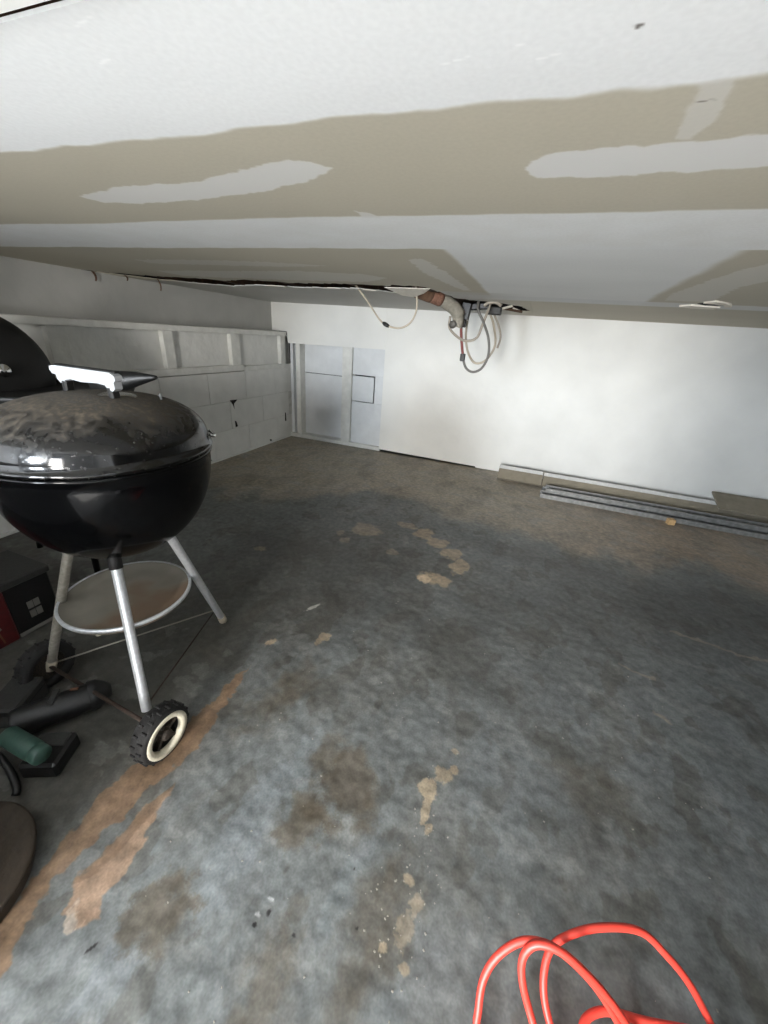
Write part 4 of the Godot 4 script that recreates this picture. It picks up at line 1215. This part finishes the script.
# ==================================================================== wiring that hangs from the torn hole
func build_wiring() -> void:
	var st := smooth()
	tube(st, curve([Vector3(1.22, 1.24, 1.31), Vector3(1.232, 1.211, 1.29), Vector3(1.255, 1.163, 1.22), Vector3(1.302, 1.107, 1.20), Vector3(1.361, 1.042, 1.20), Vector3(1.407, 1.017, 1.20), Vector3(1.472, 1.011, 1.20), Vector3(1.523, 1.037, 1.20), Vector3(1.549, 1.087, 1.20), Vector3(1.547, 1.148, 1.20), Vector3(1.53, 1.22, 1.20)]), 0.0045, 8)
	var thin := thing("hanging_cable", "thin ivory cable hanging in one shallow loop with a dark connector", "cable")
	obj("sheath", st, M.cable_ivory, thin)
	st = smooth()
	tube(st, [Vector3(1.378, 1.031, 1.20), Vector3(1.388, 1.026, 1.20), Vector3(1.402, 1.019, 1.20), Vector3(1.413, 1.015, 1.20)], [0.006, 0.010, 0.010, 0.007], 10)
	obj("connector", st, M.black_plastic, thin)
	# beige pipe with a rusty rose end, bending down to the left of the bracket
	var duct := thing("duct_pipe", "beige pipe with a rusty pink end showing in the torn ceiling hole", "pipe")
	st = smooth()
	tube(st, curve([Vector3(1.515, 1.196, 1.12), Vector3(1.545, 1.188, 1.08), Vector3(1.575, 1.180, 1.05)], 0.02), 0.040, 18)
	obj("wrapped_section", st, M.paper_brown, duct)
	st = smooth()
	tube(st, curve([Vector3(1.573, 1.180, 1.052), Vector3(1.59, 1.175, 1.03), Vector3(1.615, 1.167, 1.00)], 0.02), 0.038, 18)
	obj("rusty_section", st, M.duct_rose, duct)
	st = smooth()
	tube(st, curve([Vector3(1.612, 1.168, 1.003), Vector3(1.64, 1.155, 0.98), Vector3(1.685, 1.128, 0.94), Vector3(1.708, 1.095, 0.92)], 0.015), 0.034, 18)
	obj("beige_section", st, M.duct_beige, duct)
	st = smooth()
	tube(st, curve([Vector3(1.700, 1.105, 0.925), Vector3(1.708, 1.07, 0.92), Vector3(1.702, 1.042, 0.92)], 0.01), 0.030, 18)
	obj("elbow", st, M.duct_beige, duct)
	st = smooth()
	tube(st, [Vector3(1.690, 1.052, 0.955), Vector3(1.688, 1.050, 0.965)], 0.020, 16)
	obj("end_cap", st, M.cable_grey, duct)
	var flapb := flat()
	bar(flapb, Vector3(1.535, 1.188, 1.125), Vector3(0.018, 0.03, 0.012), 0.002, Basis(Vector3(0, 0, 1), 0.4))
	obj("dark_band", flapb, M.dark_hole, duct)
	# black bracket
	var box := thing("wiring_bracket", "black metal wiring bracket at the middle of the torn ceiling hole", "bracket")
	st = flat()
	bar(st, Vector3(1.735, 1.122, 0.88), Vector3(0.05, 0.085, 0.04), 0.004, Basis(Vector3(0, 0, 1), -0.12))
	bar(st, Vector3(1.728, 1.068, 0.88), Vector3(0.034, 0.05, 0.03), 0.004, Basis(Vector3(0, 0, 1), -0.05))
	obj("plate", st, M.black_metal, box)
	st = flat()
	bar(st, Vector3(1.80, 1.150, 0.85), Vector3(0.11, 0.035, 0.05), 0.006, Basis(Vector3(0, 0, 1), 0.10))
	obj("clamp", st, M.black_metal, box)
	st = flat()
	bar(st, Vector3(1.875, 1.138, 0.78), Vector3(0.075, 0.04, 0.05), 0.005)
	obj("junction", st, M.grey_plastic, box)
	st = smooth()
	tube(st, curve([Vector3(1.832, 1.150, 0.90), Vector3(1.85, 1.166, 0.90), Vector3(1.89, 1.170, 0.90), Vector3(1.92, 1.155, 0.90)]), 0.008, 8)
	obj("strap", st, M.cable_pale, box)
	# loops
	var a := thing("hanging_cable", "dark grey cable hanging in the longest loop, red along its left side", "cable")
	st = smooth()
	tube(st, curve([Vector3(1.759, 0.887, 0.90), Vector3(1.784, 0.837, 0.90), Vector3(1.827, 0.819, 0.90), Vector3(1.873, 0.845, 0.90), Vector3(1.896, 0.914, 0.90), Vector3(1.881, 0.999, 0.90), Vector3(1.841, 1.074, 0.90), Vector3(1.800, 1.139, 0.90), Vector3(1.80, 1.20, 0.88)]), 0.0068, 10)
	obj("sheath", st, M.cable_grey, a)
	st = smooth()
	tube(st, curve([Vector3(1.722, 1.087, 0.905), Vector3(1.727, 1.029, 0.90), Vector3(1.743, 0.954, 0.90), Vector3(1.757, 0.897, 0.90)]), 0.0075, 10)
	obj("red_wire", st, M.cable_red, a)
	st = flat()
	bar(st, Vector3(1.757, 0.890, 0.90), Vector3(0.028, 0.04, 0.02), 0.004)
	obj("connector", st, M.grey_plastic, a)
	var loops := [
		[[[1.655, 1.094, 0.89], [1.657, 1.040, 0.89], [1.697, 1.002, 0.90], [1.762, 0.976, 0.915], [1.820, 0.995, 0.915], [1.838, 1.060, 0.90], [1.852, 1.135, 0.87], [1.86, 1.19, 0.86]], 0.0068, "cable_pale", "thick pale cable looping under the pipe and up to the black bracket"],
		[[[1.731, 1.10, 0.76], [1.731, 1.008, 0.75], [1.758, 0.917, 0.75], [1.809, 0.861, 0.75], [1.870, 0.882, 0.75], [1.907, 0.966, 0.75], [1.880, 1.069, 0.75], [1.845, 1.138, 0.75], [1.84, 1.2, 0.75]], 0.0065, "cable_ivory", "ivory cable looping behind the dark grey cable"],
		[[[1.850, 1.15, 0.70], [1.900, 1.075, 0.70], [1.925, 1.01, 0.70], [1.918, 0.95, 0.70]], 0.006, "cable_pale", "short pale cable end hanging right of the other loops"],
	]
	for l in loops:
		var path := []
		for q in l[0]:
			path.append(Vector3(q[0], q[1], q[2]))
		st = smooth()
		tube(st, curve(path), l[1], 10)
		tag(obj("hanging_cable", st, M[l[2]]), l[3], "cable")
	# crumpled scraps of paper and lath at the hole's right end
	var sc := thing("torn_lath", "broken strip of lath and paper at the right end of the ceiling hole", "debris")
	st = flat()
	bar(st, Vector3(1.955, 1.158, 0.62), Vector3(0.12, 0.012, 0.03), 0.002, Basis(Vector3(0, 0, 1), -0.12))
	obj("lath", st, M.raw_wood, sc)
	st = flat()
	bar(st, Vector3(1.925, 1.160, 0.72), Vector3(0.08, 0.008, 0.05), 0.002, Basis(Vector3(0, 0, 1), 0.3))
	obj("paper", st, M.paper_white, sc)
	st = flat()
	bar(st, Vector3(1.98, 1.163, 0.60), Vector3(0.05, 0.006, 0.04), 0.002, Basis(Vector3(0, 0, 1), -0.3))
	obj("paper", st, M.paper_white, sc)

# ==================================================================== red cord
func build_cord() -> void:
	var p := [
		Vector3(2.62, 0.008, 3.16), Vector3(2.46, 0.008, 3.12), Vector3(2.34, 0.008, 3.05),
		Vector3(2.292, 0.012, 2.984), Vector3(2.286, 0.030, 2.961), Vector3(2.286, 0.055, 2.935), Vector3(2.300, 0.085, 2.912), Vector3(2.331, 0.110, 2.890), Vector3(2.369, 0.115, 2.880), Vector3(2.408, 0.100, 2.879), Vector3(2.453, 0.070, 2.884), Vector3(2.496, 0.030, 2.899), Vector3(2.54, 0.010, 2.935),
		Vector3(2.58, 0.009, 3.00), Vector3(2.55, 0.022, 3.07), Vector3(2.46, 0.024, 3.07),
		Vector3(2.40, 0.014, 3.00), Vector3(2.366, 0.038, 2.949), Vector3(2.341, 0.074, 2.923), Vector3(2.335, 0.102, 2.905), Vector3(2.348, 0.124, 2.892), Vector3(2.376, 0.132, 2.888), Vector3(2.412, 0.122, 2.890), Vector3(2.463, 0.088, 2.896), Vector3(2.512, 0.045, 2.910), Vector3(2.56, 0.022, 2.95),
		Vector3(2.57, 0.024, 3.02), Vector3(2.50, 0.026, 3.03),
		Vector3(2.43, 0.012, 2.985), Vector3(2.391, 0.030, 2.934), Vector3(2.376, 0.055, 2.904), Vector3(2.380, 0.080, 2.872), Vector3(2.404, 0.098, 2.850), Vector3(2.452, 0.110, 2.824), Vector3(2.516, 0.105, 2.801), Vector3(2.561, 0.085, 2.807), Vector3(2.598, 0.060, 2.818), Vector3(2.633, 0.025, 2.839), Vector3(2.66, 0.009, 2.88),
		Vector3(2.66, 0.009, 2.97), Vector3(2.56, 0.030, 2.99), Vector3(2.46, 0.036, 2.96), Vector3(2.435, 0.040, 2.925), Vector3(2.465, 0.042, 2.895), Vector3(2.53, 0.042, 2.88), Vector3(2.60, 0.036, 2.860), Vector3(2.70, 0.020, 2.83), Vector3(2.78, 0.009, 2.83), Vector3(2.85, 0.008, 2.9),
	]
	var st := smooth()
	tube(st, curve(p, 0.008), 0.0058, 12)
	tag(obj("red_cord", st, M.cord_red), "bright red cord lying in loose raised loops on the grey floor", "cord")

# ==================================================================== flakes and grit on the floor
func build_debris() -> void:
	var st := flat()
	for i in 170:
		var x := rng.randf_range(1.65, 2.75)
		var z := rng.randf_range(1.9, 3.15)
		if i < 60:
			x = 2.14 + rng.randfn(0.0, 0.035)
			z = 2.87 + rng.randfn(0.0, 0.08)
		var s := rng.randf_range(0.0010, 0.0030)
		bar(st, Vector3(x, s * 0.3, z), Vector3(s * 1.4, s * 0.6, s), s * 0.15, Basis(Vector3.UP, rng.randf() * TAU))
	var o := obj("paint_flakes", st, M.flake_light)
	o.set_meta("kind", "stuff")
	tag(o, "tiny pale paint flakes and grit scattered over the grey floor", "debris")
